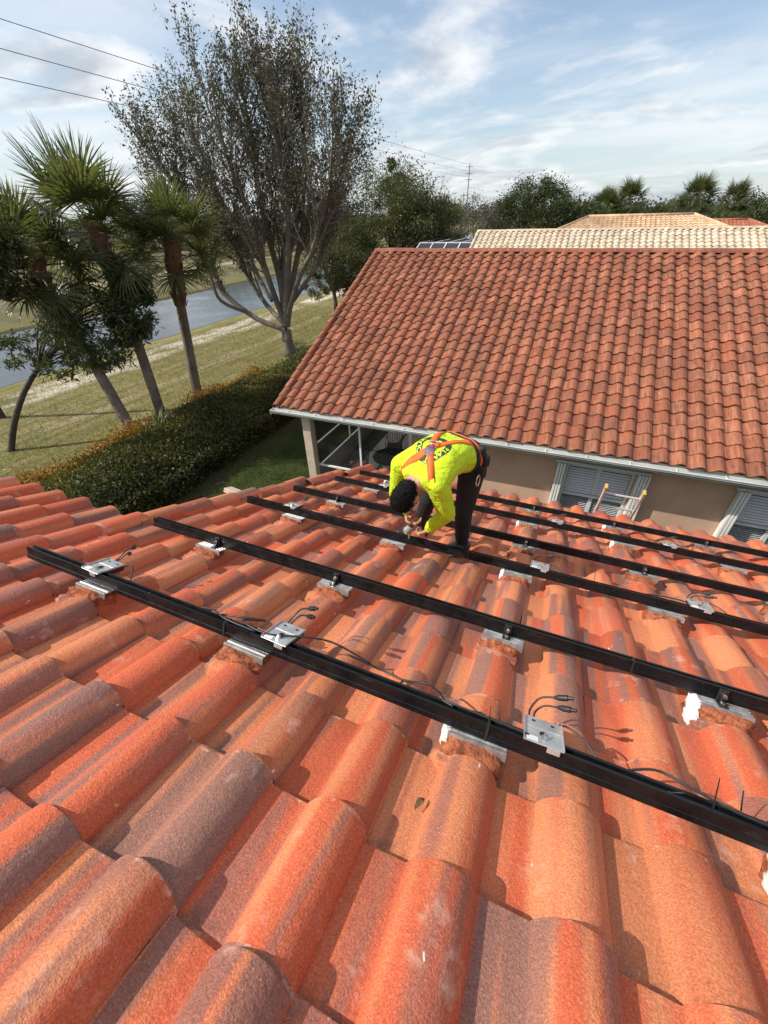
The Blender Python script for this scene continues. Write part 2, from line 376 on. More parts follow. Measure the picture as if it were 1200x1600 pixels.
# ------------------------------------------------------------------ tiles
def profile_near(w):
    xs = [(-0.004, 0.004), (0.012, 0.001), (0.045, -0.0005), (0.090, 0.000), (0.1165, 0.0005), (0.119, 0.0015), (0.1215, 0.0075)]
    H = 0.058
    for u in (-0.93, -0.80, -0.62, -0.40, -0.18, 0.05, 0.28, 0.50, 0.68, 0.82, 0.92, 0.98, 1.0):
        z = H*(1-abs(u)**2.0)**0.9 if u < 0 else H*max(0, 1-u**2.6)**0.78
        xs.append((0.2085+u*(0.087 if u < 0 else 0.0865), 0.0065+z))
    return xs
def profile_s(w, h=0.058):
    n = 14; out = []
    for k in range(n+1):
        u = k/n
        z = -0.016*math.sin(math.pi*u/0.38) if u < 0.38 else h*max(0.0, math.sin(math.pi*min(1, (u-0.38)/0.66)))**0.75
        out.append((u*w, z))
    return [(w-x, z) for x, z in reversed(out)]
def tile_mesh(name, prof, w, c, mat, lift=0.031, thick=0.022, head=0.07, jit=0.0):
    rows = [(-head, 0), (c*0.45, 0), (c-0.008, 0), (c-0.002, -0.002), (c, -0.006)]
    V = []; n = len(prof); r = random.Random(name)
    nz = [r.gauss(0, jit) for _ in range(4)]
    for y, dz in rows:
        zz = lift*(y+head)/(c+head)+dz
        for x, z in prof: V.append((x, y+ (nz[0]*0.6*math.sin(x*25+nz[1]*900) if y > 0 else 0), z+zz+nz[2]*(y/c)))
    for x, z in prof: V.append((x, c-0.001, z+lift-thick*(0.8 if z < 0.01 else 1)))
    for x, z in prof: V.append((x, c-0.11, z+lift*0.75-thick))
    nr = len(rows)+2
    F = [(j*n+i, j*n+i+1, (j+1)*n+i+1, (j+1)*n+i) for j in range(nr-1) for i in range(n-1)]
    # side lips
    b = len(V)
    for y, dz in rows[:3]:
        zz = lift*(y+head)/(c+head); V.append((prof[-1][0]+0.001, y, prof[-1][1]+zz-thick))
    F += [(k*n+n-1, b+k, b+k+1, (k+1)*n+n-1) for k in range(2)]
    b = len(V)
    for y, dz in rows[:3]:
        zz = lift*(y+head)/(c+head); V.append((prof[0][0], y, prof[0][1]+zz-thick))
    F += [(k*n, (k+1)*n, b+k+1, b+k) for k in range(2)]
    mb = MB(); mb.add(V, F); return mb.mesh(name, mat, smooth=True, ang=27)

def lay_tiles(roof, cells, meshes, w, c, x0, s0, nparts, jit=1.0, skip=()):
    """cells: (i,k) ; tile i starts at x0+i*w ; its tip lies at s0+(k+1)*c in the roof's local plane"""
    r = random.Random(5); MW = roof.matrix_basis if roof.parent is None else roof.parent.matrix_basis @ roof.matrix_basis
    sc = []
    for (i, k) in cells:
        p = MW @ Vector((x0+(i+.5)*w, s0+(k+.5)*c, 0.03)); q = project(p)
        vis = q is not None and -60 < q[0] < 1260 and -60 < q[1] < 1660
        sc.append(((0 if vis else 1, (p-Vector((0, 0, ZC))).length), i, k))
    sc.sort(); rest = []
    for idx, (key, i, k) in enumerate(sc):
        loc = Vector((x0+i*w+r.gauss(0, .0016)*jit, s0+k*c+r.gauss(0, .004)*jit, r.gauss(0, .0012)*jit))
        rot = Euler((r.gauss(0, .006)*jit, r.gauss(0, .010)*jit, r.gauss(0, .007)*jit)); me = meshes[r.randrange(len(meshes))]
        if idx < nparts: link('roof_tile', me, roof, loc, rot)
        else: rest.append((Matrix.Translation(loc) @ rot.to_matrix().to_4x4(), me))
    if rest:
        bm_v, bm_f, cnt = [], [], 0; cache = {}
        for mt, me in rest:
            if me.name not in cache:
                co = np.empty(len(me.vertices)*3, np.float32); me.vertices.foreach_get('co', co)
                cache[me.name] = (co.reshape(-1, 3), np.array([list(p.vertices) for p in me.polygons], np.int32))
            co, fa = cache[me.name]; A = np.array(mt)
            bm_v.append(co @ A[:3, :3].T + A[:3, 3]); bm_f.append(fa+cnt); cnt += len(co)
        me = npmesh('more_roof_tiles', np.vstack(bm_v), np.vstack(bm_f), meshes[0].materials[0], smooth=True)
        me.set_sharp_from_angle(angle=rad(27))
        tag(link('more_roof_tiles', me, roof), kind='stuff')

# ------------------------------------------------------------------ our house
ROTZ = rad(-0.8)
W1, C1, X01, S01 = 0.293, 0.320, 0.197-0.1205, 0.31     # tile i: crease at .197+.293 i ; tip of course k at .31+.32 k
ROOF_M = Matrix.Rotation(ROTZ, 4, 'Z') @ Matrix.Rotation(-SL, 4, 'X'); ROOF_M.translation = (0, 0, ZC-1.2)
def RP(x, s, h=0.0): return ROOF_M @ Vector((x, s, h))
RX, RS, RN = [ROOF_M.to_3x3() @ Vector(v) for v in ((1, 0, 0), (0, 1, 0), (0, 0, 1))]
SEAVE = S01+18*C1 - C1                                    # tip of course 17

house = empty('house', (0, 0, 0), label='house under the nearest roof of big orange barrel tiles carrying black rails', cat='house')
def build_our_house():
    # deck: left wing (to course 4) and main part (to course 17)
    mb = MB()
    xl, xv, xr, st = -5.9, -2.52, 5.2, -3.2
    s4 = S01+4*C1-0.06; s17 = SEAVE-0.06
    poly = [(xl, st), (xr, st), (xr, s17), (xv, s17), (xv, s4), (xl, s4)]
    top = [(x, s, -0.012) for x, s in poly]; bot = [(x, s, -0.12) for x, s in poly]; n = 6
    mb.add(top+bot, [tuple(reversed(range(n))), tuple(range(n, 2*n))]+[(k, (k+1) % n, n+(k+1) % n, n+k) for k in range(n)])
    roof = mb.build('roof', M['deck'], house); roof.matrix_basis = ROOF_M
    cols = [(0.500, 0.100, 0.041), (0.560, 0.190, 0.084), (0.190, 0.110, 0.094), (0.300, 0.105, 0.072), (0.68, 0.42, 0.33)]
    tm = tile_mat('barrel tile clay', roof, W1, C1, X01, S01-C1*20, cols)
    prof = profile_near(W1); meshes = [tile_mesh('near_tile_%d' % k, prof, W1, C1, tm, jit=0.0022) for k in range(4)]
    # mounts replace the barrel of some tiles; the tiles stay, the foam stands over them
    cells = [(i, k) for k in range(-9, 5) for i in range(-20, 16)]+[(i, k) for k in range(5, 18) for i in range(-9, 16)]
    lay_tiles(roof, [(i, k) for i, k in cells], meshes, W1, C1, X01, S01-C1, 300, jit=1.5)
    # rake tiles along the verge of the main part
    n = 8
    pr = [(-0.150+0.0, -0.075), (-0.150, 0.02)]+[(-0.075-0.078*math.cos(math.pi*k/n), 0.030+0.056*math.sin(math.pi*k/n)) for k in range(n+1)]+[(0.006, 0.004)]
    for k in range(5, 18):
        y0, y1 = S01+(k-1)*C1-0.05, S01+k*C1+0.004; mb = MB(); V = []
        for y, lz in ((y0, 0.0), (y1-0.008, 0.022), (y1, 0.018)): V += [(x, y, z+lz) for x, z in pr]
        V += [(x*0.92-0.006, y1-0.002, z+0.004) for x, z in pr]; m = len(pr)
        mb.add(V, [(j*m+i, j*m+i+1, (j+1)*m+i+1, (j+1)*m+i) for j in range(3) for i in range(m-1)])
        o = mb.build('rake_tile', tm, roof, True, 42); o.location = (X01-9*W1+0.01, random.gauss(0, .003), random.gauss(0, .002))
        o.rotation_euler = (0, random.gauss(0, .02), random.gauss(0, .008))
    # ridge behind the camera
    mb = MB(); a = [(x, z) for x, z in ((-0.17, -0.03), (-0.12, 0.07), (0, 0.12), (0.12, 0.07), (0.17, -0.03))]
    mb.extrude([(y, z) for y, z in a], (xl, st, 0), (xr, st, 0), (0, 1, 0), (0, 0, 1)); mb.build('ridge_cap', tm, roof)
    # back slope
    p0 = ROOF_M @ Vector((xl, st, -0.02)); p1 = ROOF_M @ Vector((xr, st, -0.02))
    mb = MB(); mb.add([p0, p1, p1+Vector((0, -6.5, -2.75)), p0+Vector((0, -6.5, -2.75))], [(0, 1, 2, 3)]); mb.build('back_roof_slope', tm, house)
    # walls, fascia
    def W(x, s, z): p = RP(x, s, -0.125); return Vector((p.x, p.y, z))
    mb = MB(); inset = 0.35
    pl = [(xl+inset, st), (xr, st), (xr, s17-inset), (xv+0.12, s17-inset), (xv+0.12, s4-inset), (xl+inset, s4-inset)]
    V = [W(x, s, 0) for x, s in pl]+[RP(x, s, -0.122) for x, s in pl]; n = 6
    mb.add(V, [(k, (k+1) % n, n+(k+1) % n, n+k) for k in range(n)]); mb.build('wall', M['stucco2'], house)
    mb = MB(); rm = ROOF_M.to_3x3()
    mb.box(RP((xl+xv)/2, s4+0.014, -0.09), (xv-xl, 0.024, 0.2), rm)
    mb.box(RP((xv+xr)/2, s17+0.014, -0.09), (xr-xv, 0.024, 0.2), rm)
    mb.box(RP(xv-0.014, (s4+s17)/2, -0.10), (0.024, s17-s4, 0.2), rm); mb.build('fascia', M['fascia'], house)
    # short board end sticking out past the verge
    mb = MB(); mb.box(RP(-2.86, 2.93, -0.02), (0.36, 0.115, 0.05), rm @ Matrix.Rotation(0.12, 3, 'Y'), 0.004); mb.build('lookout_board', M['post'], house)
    return roof, tm
our_roof, our_tile = build_our_house()

# ------------------------------------------------------------------ neighbour houses
def gable_house(name, label, cat, x0, x1, yr, zr, run, cols, w, c, n, nparts, wall, streak, grain=0.35, ridge_len=0.43, tone=None):
    h = empty(name, (0, 0, 0), label=label, cat=cat)
    mb = MB(); L = n*c; x0r, x1r = -x1, -x0
    mb.add([(x0r, 0, -0.02), (x1r, 0, -0.02), (x1r, L-0.05, -0.02), (x0r, L-0.05, -0.02), (x0r, 0.04, -0.12), (x1r, 0.04, -0.12), (x1r, L-0.05, -0.12), (x0r, L-0.05, -0.12)],
           [(0, 3, 2, 1), (4, 5, 6, 7), (0, 1, 5, 4), (1, 2, 6, 5), (2, 3, 7, 6), (3, 0, 4, 7)])
    roof = mb.build('roof', M['deck'], h); roof.location = (0, yr, zr); roof.rotation_euler = (-SL, 0, math.pi); bpy.context.view_layer.update()
    roof.matrix_basis = Matrix.Translation((0, yr, zr)) @ Matrix.Rotation(math.pi, 4, 'Z') @ Matrix.Rotation(-SL, 4, 'X')
    tm = tile_mat(name+' tile clay', roof, w, c, x0r, 0.0, cols, streak, grain)
    prof = profile_s(w); meshes = [tile_mesh(name+'_tile_%d' % k, prof, w, c, tm, 0.046, 0.038, jit=0.003) for k in range(3)]
    ni = int((x1-x0)/w)
    lay_tiles(roof, [(i, k) for k in range(n) for i in range(ni)], meshes, w, c, x0r, 0.0, nparts, jit=1.6)
    # ridge tiles and rake tiles, each its own piece
    nn = 7; R = 0.125; base = None
    mb = MB(); V = []; m = nn+1
    for x, rr in ((0, R), (ridge_len-0.01, R*0.97), (ridge_len+0.05, R*0.93)): V += [(x, rr*math.cos(math.pi*k/nn)*1.15, 0.02+rr*0.75*math.sin(math.pi*k/nn)) for k in range(nn+1)]
    V += [(0, R*0.86*math.cos(math.pi*k/nn), 0.02+R*0.62*math.sin(math.pi*k/nn)) for k in range(nn+1)]
    mb.add(V, [(j*m+i, j*m+i+1, (j+1)*m+i+1, (j+1)*m+i) for j in range(2) for i in range(nn)]+[(3*m+i, 3*m+i+1, i+1, i) for i in range(nn)])
    rme = mb.mesh('ridge_tile', tm, True, 50)
    for q in range(int((x1-x0)/ridge_len)):
        o = link('ridge_tile', rme, h, (x0+q*ridge_len, yr, zr-0.012+random.gauss(0, .004)), (random.gauss(0, .01), random.gauss(0, .008), random.gauss(0, .006)))
    pr = [(-0.085*math.cos(math.pi*k/nn), 0.020+0.068*math.sin(math.pi*k/nn)) for k in range(nn+1)]; pr = [(pr[0][0], -0.10)]+pr+[(pr[-1][0], -0.10)]; m = len(pr)
    mb = MB(); V = []
    for y, lz in ((-0.05, 0), (c-0.006, 0.03), (c, 0.025)): V += [(x, y, z+lz) for x, z in pr]
    V += [(x*0.85, c-0.001, z+0.005) for x, z in pr]
    mb.add(V, [(j*m+i, j*m+i+1, (j+1)*m+i+1, (j+1)*m+i) for j in range(3) for i in range(m-1)]); kme = mb.mesh('rake_tile', tm, True, 50)
    for k in range(n): link('rake_tile', kme, roof, (x1r-0.055, k*c+random.gauss(0, .003), 0.0), (0, random.gauss(0, .02), random.gauss(0, .01)))
    # back slope
    mb = MB(); ye, ze = yr+L*CS, zr-L*SN
    mb.add([(x0, yr, zr-0.01), (x1, yr, zr-0.01), (x1, ye, ze), (x0, ye, ze), (x0, yr, zr-0.14), (x1, yr, zr-0.14), (x1, ye, ze-0.12), (x0, ye, ze-0.12)],
           [(0, 1, 2, 3), (7, 6, 5, 4), (0, 3, 7, 4), (1, 5, 6, 2), (2, 6, 7, 3), (0, 4, 5, 1)]); mb.build('back_roof_slope', tm, h)
    return h, roof, tm, yr-L*CS, zr-L*SN

def build_neighbour():
    cols = [(0.270, 0.082, 0.040), (0.34, 0.128, 0.068), (0.205, 0.085, 0.052), (0.25, 0.075, 0.040), (0.44, 0.30, 0.22)]
    x0, x1 = -6.38, 7.2
    h, roof, tm, ye, ze = gable_house('neighbour_house', 'tan stucco house next door with red-brown tiled roof and white gutter', 'house', x0, x1, 14.72, ZC-1.02, 0, cols, 0.293, 0.331, 22, 300, None, 0.85)
    # gutter: K profile along the eave
    gz = ze-0.055; y0 = ye
    prof = [(0.02, 0.03), (0.02, -0.10), (-0.045, -0.10), (-0.075, -0.055), (-0.10, -0.035), (-0.105, 0.005), (-0.118, 0.008), (-0.118, 0.016), (-0.095, 0.014), (-0.093, -0.028), (-0.068, -0.048), (-0.04, -0.088), (0.012, -0.088), (0.012, 0.03)]
    mb = MB(); mb.extrude([(a, b) for a, b in prof], (x0-0.06, y0+0.0, gz), (x1, y0+0.0, gz), (0, 1, 0), (0, 0, 1)); mb.box((x0-0.062, y0-0.05, gz-0.04), (0.006, 0.14, 0.125))
    gut = mb.build('gutter', M['gutter'], h)
    for k in range(18):
        mb = MB(); mb.box((x0+0.4+k*0.76, y0-0.05, gz+0.012), (0.022, 0.125, 0.006)); mb.build('gutter_strap', M['gutter'], gut)
    mb = MB(); mb.box(((x0+x1)/2, y0-0.035, gz-0.06), (x1-x0, 0.085, 0.02)); mb.build('gutter_dirt', M['gutter_in'], gut)
    mb = MB(); mb.box(((x0+x1)/2, y0+0.035, gz-0.03), (x1-x0, 0.022, 0.2)); mb.build('fascia', M['fascia'], h)
    yw = 8.50; xw = -2.90; yb = 20.8; t = 0.16
    mb = MB(); mb.box(((x0+x1)/2, y0+0.29, gz-0.125), (x1-x0-0.02, 0.48, 0.012)); mb.build('soffit', M['white'], h)
    # front wall with two window openings
    wins = [(0.60, 1.90), (3.80, 5.10)]; zt, zb = 2.02, 0.62; ztop = gz-0.10
    mb = MB(); xs = [xw]+[q for w_ in wins for q in w_]+[x1-0.2]
    for k in range(0, len(xs), 2): mb.box(((xs[k]+xs[k+1])/2, yw+t/2, ztop/2), (xs[k+1]-xs[k], t, ztop))
    for a, b in wins:
        mb.box(((a+b)/2, yw+t/2+.001, (zt+ztop)/2), (b-a, t-.002, ztop-zt)); mb.box(((a+b)/2, yw+t/2+.001, zb/2), (b-a, t-.002, zb))
    mb.box((xw+t/2, (yw+yb)/2+t/2, ztop/2), (t, yb-yw-t, ztop)); mb.box((x0+1.0+t/2, (13.2+yb)/2, ztop/2), (t, yb-13.2, ztop)); mb.box(((x0+1.0+xw)/2, 13.2+t/2, ztop/2), (xw-x0-1.0-.002, t, ztop))
    mb.box(((x0+x1)/2+.4, yb+t/2, ztop/2), (x1-x0-1.2, t, ztop)); mb.box((x1-0.2-t/2-.002, (yw+yb)/2, ztop/2), (t, yb-yw-2*t-.01, ztop))
    mb.build('wall', M['stucco'], h)
    # gable end
    mb = MB(); xg = x0+0.62
    mb.add([(xg, y0+0.5, ze-0.02), (xg, 14.72, ZC-1.2), (xg, 20.9, ze-0.02), (xg+0.1, y0+0.5, ze-0.02), (xg+0.1, 14.72, ZC-1.2), (xg+0.1, 20.9, ze-0.02)], [(0, 1, 2), (5, 4, 3), (0, 3, 4, 1), (1, 4, 5, 2), (2, 5, 3, 0)])
    mb.build('gable', M['stucco'], h)
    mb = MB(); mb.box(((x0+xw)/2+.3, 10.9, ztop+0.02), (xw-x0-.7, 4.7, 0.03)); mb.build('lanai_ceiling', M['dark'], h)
    # windows
    gm, tt, b = newmat('window glass'); b.inputs['Base Color'].default_value = (0.02, 0.023, 0.026, 1); b.inputs['Roughness'].default_value = 0.06
    for wi, (a, b_) in enumerate(wins):
        mb = MB(); fw = 0.05; yy = yw+0.05
        mb.box((a+fw/2, yy, (zt+zb)/2), (fw, 0.08, zt-zb)); mb.box((b_-fw/2, yy, (zt+zb)/2), (fw, 0.08, zt-zb))
        mb.box(((a+b_)/2, yy, zt-fw/2), (b_-a-2*fw, 0.078, fw)); mb.box(((a+b_)/2, yy, zb+fw/2), (b_-a-2*fw, 0.078, fw))
        zm = 1.30; mb.box(((a+b_)/2, yy-0.008, zm), (b_-a-2*fw, 0.085, 0.06)); mb.box(((a+b_)/2, yy+.006, (zm+zt)/2), (0.075, 0.06, zt-zm-.1)); mb.box(((a+b_)/2, yy+.02, (zm+zb)/2), (0.075, 0.05, zm-zb-.1))
        wn = mb.build('window', M['louver'], h)
        mb = MB(); mb.box(((a+b_)/2, yw+0.135, (zt+zb)/2), (b_-a-0.08, 0.012, zt-zb-0.08)); mb.build('glass_pane', gm, wn)
        # louvred panels: each slat of its own
        for (lo, hi, mat, dy, st) in ((zm+0.05, zt-0.07, M['louver'], 0.02, 0.060), (zb+0.07, zm-0.05, M['louver'], 0.075, 0.043)):
            for (p, q) in ((a+fw+.01, (a+b_)/2-0.04), ((a+b_)/2+0.04, b_-fw-.01)):
                mb = MB(); tilt = 0.80 if dy < .06 else -0.15
                mb.box((0, 0, 0), (q-p, 0.046, 0.007), Matrix.Rotation(tilt, 3, 'X')); sm = mb.mesh('louver_slat', mat)
                z = lo+0.02
                while z < hi-0.01:
                    link('louver_slat', sm, wn, ((p+q)/2, yw+dy+(0.02 if dy < .06 else .025), z)); z += st
        # folded accordion shutters standing out at both sides, with track above
        for side, xs_ in (('l', a-0.11), ('r', b_+0.11)):
            mb = MB()
            for j in range(4 if side == 'r' else 3):
                mb.box((xs_+(j-1.2)*0.055*(1 if side == 'r' else 1), yw-0.075, (zt+zb)/2+.02), (0.012, 0.13, zt-zb+.06), None)
                mb.box((xs_+(j-1.2)*0.055+0.02, yw-0.142, (zt+zb)/2+.02), (0.034, 0.012, zt-zb+.06))
            mb.build('folded_shutter', M['white'], wn)
        mb = MB(); mb.box(((a+b_)/2, yw-0.06, zt+0.075), (b_-a+0.5, 0.11, 0.05), None, .006); mb.build('shutter_track', M['louver'], wn)
    # lanai: corner post, aluminium screen frame, floor
    mb = MB(); mb.box((-5.62, 8.28, ztop/2), (0.24, 0.24, ztop), None, .01); mb.box((-5.62, 8.28, 0.1), (0.28, 0.28, 0.2), None, .01); mb.build('lanai_post', M['post'], h)
    mb = MB(); mb.box(((x0+xw)/2+0.35, (8.2+13.2)/2, 0.06), (xw-x0-0.72, 5.0, 0.12)); mb.build('lanai_floor', M['concrete'], h)
    def bar(p, q, th=0.045):
        p, q = Vector(p), Vector(q); d = q-p; mb = MB(); mb.box((p+q)/2, (max(abs(d.x), th), max(abs(d.y), th), max(abs(d.z), th))); mb.build('screen_bar', M['white'], h)
    bar((-5.48, 8.33, 0.92), (-2.92, 8.33, 0.92)); bar((-5.48, 8.33, 0.16), (-2.92, 8.33, 0.16)); bar((-4.2, 8.33, 0.18), (-4.2, 8.33, 0.895)); bar((-4.2, 8.33, 0.945), (-4.2, 8.33, ztop))
    bar((-5.68, 8.42, 1.35), (-5.68, 13.1, 1.35)); bar((-5.68, 8.42, 0.66), (-5.68, 13.1, 0.66)); bar((-5.68, 10.6, 0.12), (-5.68, 10.6, 0.635)); bar((-5.68, 10.6, 0.685), (-5.68, 10.6, 1.325)); bar((-5.68, 10.6, 1.375), (-5.68, 10.6, ztop))
    mb = MB(); mb.box((-5.68, 10.75, 0.37), (0.02, 4.6, 0.5)); mb.build('kick_plate', M['louver'], h)
    ms, t_, b_ = newmat('insect screen'); b_.inputs['Base Color'].default_value = (0.012, 0.013, 0.014, 1); b_.inputs['Roughness'].default_value = .8
    n_ = t_.noise(t_.new('ShaderNodeTexCoord').outputs['Object'], 3, 2); tr = t_.new('ShaderNodeBsdfTransparent'); mx = t_.new('ShaderNodeMixShader'); t_.put(mx.inputs[0], t_.step(n_, .3, .7, .44, .52))
    t_.l.new(tr.outputs[0], mx.inputs[1]); t_.l.new(b_.outputs[0], mx.inputs[2]); t_.l.new(mx.outputs[0], ms.node_tree.nodes['Material Output'].inputs[0])
    mb = MB(); mb.add([(-5.5, 8.345, .15), (-2.92, 8.345, .15), (-2.92, 8.345, ztop), (-5.5, 8.345, ztop)], [(0, 1, 2, 3)]); mb.build('insect_screen', ms, h)
    mb = MB(); mb.add([(-5.70, 8.42, .12), (-5.70, 13.1, .12), (-5.70, 13.1, ztop), (-5.70, 8.42, ztop)], [(0, 1, 2, 3)]); mb.build('insect_screen', ms, h)
build_neighbour()

def lanai_furniture():
    iron = plain('black iron', (0.012, 0.012, 0.013), 0.5); gl = plain('smoked glass', (0.035, 0.038, 0.042), 0.08)
    red = plain('faded cushion', (0.30, 0.10, 0.09), 0.9)
    t = empty('patio_table', (-3.85, 9.55, 0.12), label='dark round glass patio table on the porch floor', cat='table')
    mb = MB(); n = 28; mb.tube([(0, 0, 0.70), (0, 0, 0.712)], 0.52, n); mb.build('glass_top', gl, t)
    mb = MB(); mb.tube([(0.525*math.cos(2*math.pi*k/24), 0.525*math.sin(2*math.pi*k/24), 0.70) for k in range(25)], 0.013, 6); mb.build('rim', iron, t)
    for k in range(4):
        a = k*math.pi/2+.4; mb = MB(); mb.tube(spline([(0.50*math.cos(a), 0.50*math.sin(a), 0.69), (0.28*math.cos(a), 0.28*math.sin(a), 0.4), (0.45*math.cos(a), 0.45*math.sin(a), 0.0)], 4), 0.014, 6); mb.build('leg', iron, t)
    for j, (x, y, rz, lab) in enumerate([(-4.75, 9.25, 2.2, 'black iron patio chair on the porch, nearest the corner post'), (-3.45, 9.1, 0.6, 'black iron patio chair on the porch, nearest the tan wall'), (-4.2, 10.65, 3.4, 'black iron patio chair on the far side of the round table')]):
        c = empty('patio_chair', (x, y, 0.12), (0, 0, rz), lab, 'chair', 'chairs around the porch table')
        mb = MB(); mb.box((0, 0, 0.44), (0.46, 0.46, 0.03), None, .01); mb.build('seat', red if j == 0 else iron, c)
        mb = MB()
        for sx in (-1, 1): mb.tube([(sx*0.22, -0.22, 0.44), (sx*0.23, -0.27, 0.95)], 0.013, 6)
        mb.tube(spline([(-0.23, -0.27, 0.95), (0, -0.29, 1.02), (0.23, -0.27, 0.95)], 4), 0.013, 6)
        for q in range(5): mb.tube([(-0.15+q*0.075, -0.225, 0.46), (-0.15+q*0.075, -0.28, 0.98)], 0.007, 5)
        mb.build('backrest', iron, c)
        for sx in (-1, 1):
            for sy in (-1, 1):
                mb = MB(); mb.tube([(sx*0.21, sy*0.21, 0.43), (sx*0.24, sy*0.24, 0)], 0.012, 6); mb.build('leg', iron, c)
            mb = MB(); mb.tube(spline([(sx*0.23, -0.25, 0.68), (sx*0.26, 0.05, 0.68), (sx*0.23, 0.2, 0.45)], 4), 0.013, 6); mb.build('armrest', iron, c)
lanai_furniture()

def far_houses():
    cols = [(0.62, 0.53, 0.40), (0.56, 0.46, 0.33), (0.46, 0.40, 0.32), (0.52, 0.40, 0.28), (0.72, 0.66, 0.56)]
    h, roof, tm, ye, ze = gable_house('pale_roof_house', 'house with pale cream tiled roof just behind the red-brown roof', 'house', -6.45, 14.2, 31.0, ZC-1.08, 0, cols, 0.33, 0.36, 18, 300, None, 0.35)
    mb = MB(); mb.box((3.9, 31, ze/2), (19.6, 11.4, ze-.1)); mb.build('wall', M['stucco2'], h)
    # screened pool cage beside it
    e = empty('screen_enclosure', (-8.6, 26, 0), label='dark mesh screen enclosure with white beams left of the pale roof', cat='enclosure')
    mesh_m = plain('screen mesh', (0.045, 0.05, 0.058), 0.95, spec=.1)
    X0, X1, Y0, Y1, Z = -1.6, 2.05, 2.6, 10.0, 4.72
    mb = MB(); mb.add([(X0, Y0, Z-.9), (X1, Y0, Z-.9), (X1, Y0+2.4, Z), (X0, Y0+2.4, Z), (X1, Y1, Z), (X0, Y1, Z)], [(0, 1, 2, 3), (3, 2, 4, 5)])
    mb.add([(X0, Y0, 0), (X1, Y0, 0), (X1, Y0, Z-.9), (X0, Y0, Z-.9)], [(0, 1, 2, 3)]); mb.add([(X0, Y0, 0), (X0, Y1, 0), (X0, Y1, Z), (X0, Y0+2.4, Z), (X0, Y0, Z-.9)], [(0, 1, 2, 3, 4)]); mb.build('mesh_panel', mesh_m, e)
    for k in range(5):
        x = X0+(X1-X0)*k/4; mb = MB(); mb.tube([(x, Y0-.02, 0), (x, Y0-.02, Z-.88), (x, Y0+2.4, Z+.03), (x, Y1, Z+.03)], 0.04, 4); mb.build('beam', M['white'], e)
    mb = MB(); mb.box(((X0+X1)/2, Y0+2.4, Z+.03), (X1-X0, .06, .06)); mb.build('beam', M['white'], e)
    # hip-roofed houses further back
    def hip_house(label, xa, xb, xra, xrb, y0, yr, y1, ze, zr, cols, wing=None):
        h = empty('hip_roof_house', (0, 0, 0), label=label, cat='house')
        tm = tile_mat('hip tile '+str(xa), h, 0.36, 0.40, 0, 0, cols, 0.3, 0.3)
        def slope(a, b, c, d, nm='roof'):
            # eave a->b, ridge d->c ; wavy tile courses as real relief
            a, b, c, d = map(Vector, (a, b, c, d)); L = ((d+c)/2-(a+b)/2).length; Wd = (b-a).length
            nk = max(3, int(L/0.40)); ni = max(6, int(Wd/0.36))*4; nrm = (b-a).cross(d-a).normalized(); V = []; F = []
            for k in range(nk):
                for q, lz in ((k, 0.05), (k+1, 0.0)):
                    t_ = q/nk; l, r_ = a.lerp(d, t_), b.lerp(c, t_)
                    for i in range(ni+1):
                        u = i/ni; p = l.lerp(r_, u); ph = (p-a).dot((b-a).normalized())/0.36
                        V.append(p+nrm*(lz+0.05*max(-.3, math.sin(2*math.pi*ph))))
            m = ni+1
            for k in range(nk):
                F += [((2*k)*m+i, (2*k)*m+i+1, (2*k+1)*m+i+1, (2*k+1)*m+i) for i in range(ni)]
                if k: F += [((2*k-1)*m+i, (2*k-1)*m+i+1, (2*k)*m+i+1, (2*k)*m+i) for i in range(ni)]
            mb = MB(); mb.add(V, F); o = mb.build(nm, tm, h); o['kind'] = 'stuff'
        slope((xa, y0, ze), (xb, y0, ze), (xrb, yr, zr), (xra, yr, zr)); slope((xa, y1, ze), (xa, y0, ze), (xra, yr, zr), (xra, yr, zr)); slope((xb, y0, ze), (xb, y1, ze), (xrb, yr, zr), (xrb, yr, zr))
        slope((xb, y1, ze), (xa, y1, ze), (xra, yr, zr), (xrb, yr, zr))
        mb = MB()
        for p, q in (((xra, yr, zr), (xrb, yr, zr)), ((xa, y0, ze), (xra, yr, zr)), ((xb, y0, ze), (xrb, yr, zr))): mb.tube([Vector(p)+Vector((0, 0, .05)), Vector(q)+Vector((0, 0, .05))], 0.12, 8)
        mb.build('hip_cap', tm, h, True)
        mb = MB(); mb.box(((xa+xb)/2, (y0+y1)/2, ze/2-.05), (xb-xa-1, y1-y0-1, ze)); mb.build('wall', M['stucco2'], h)
        if wing:
            wx0, wx1, wy, wz = wing; slope((wx0, wy-5, wz-2.1), (wx1, wy-5, wz-2.1), (wx1, wy, wz), (wx0, wy, wz), 'wing_roof')
            mb = MB(); mb.tube([(wx0, wy, wz+.05), (wx1, wy, wz+.05)], 0.12, 8); mb.build('ridge_cap', tm, h, True)
    tan = [(0.58, 0.38, 0.22), (0.60, 0.45, 0.29), (0.45, 0.32, 0.22), (0.52, 0.30, 0.16), (0.66, 0.56, 0.44)]
    red = [(0.38, 0.12, 0.06), (0.42, 0.17, 0.09), (0.30, 0.11, 0.07), (0.34, 0.10, 0.06), (0.5, 0.35, 0.27)]
    hip_house('tan tiled hip roof rising behind the pale cream roof', -4.6, 12.0, -0.3, 7.7, 43.6, 48.0, 52.4, ZC-2.35, ZC-0.72, tan, (-6.5, 19.0, 46.2, ZC-1.62))
    hip_house('dull red hip roof far back, left of the tan hip roof', -9.5, 3.2, -6.0, -0.2, 59.5, 64.0, 68.5, ZC-2.6, ZC-1.15, red)
    hip_house('dull red hip roof far back, right of the tan hip roof', 9.5, 19.0, 12.0, 15.5, 60, 64.5, 69, ZC-2.9, ZC-1.5, red)
far_houses()

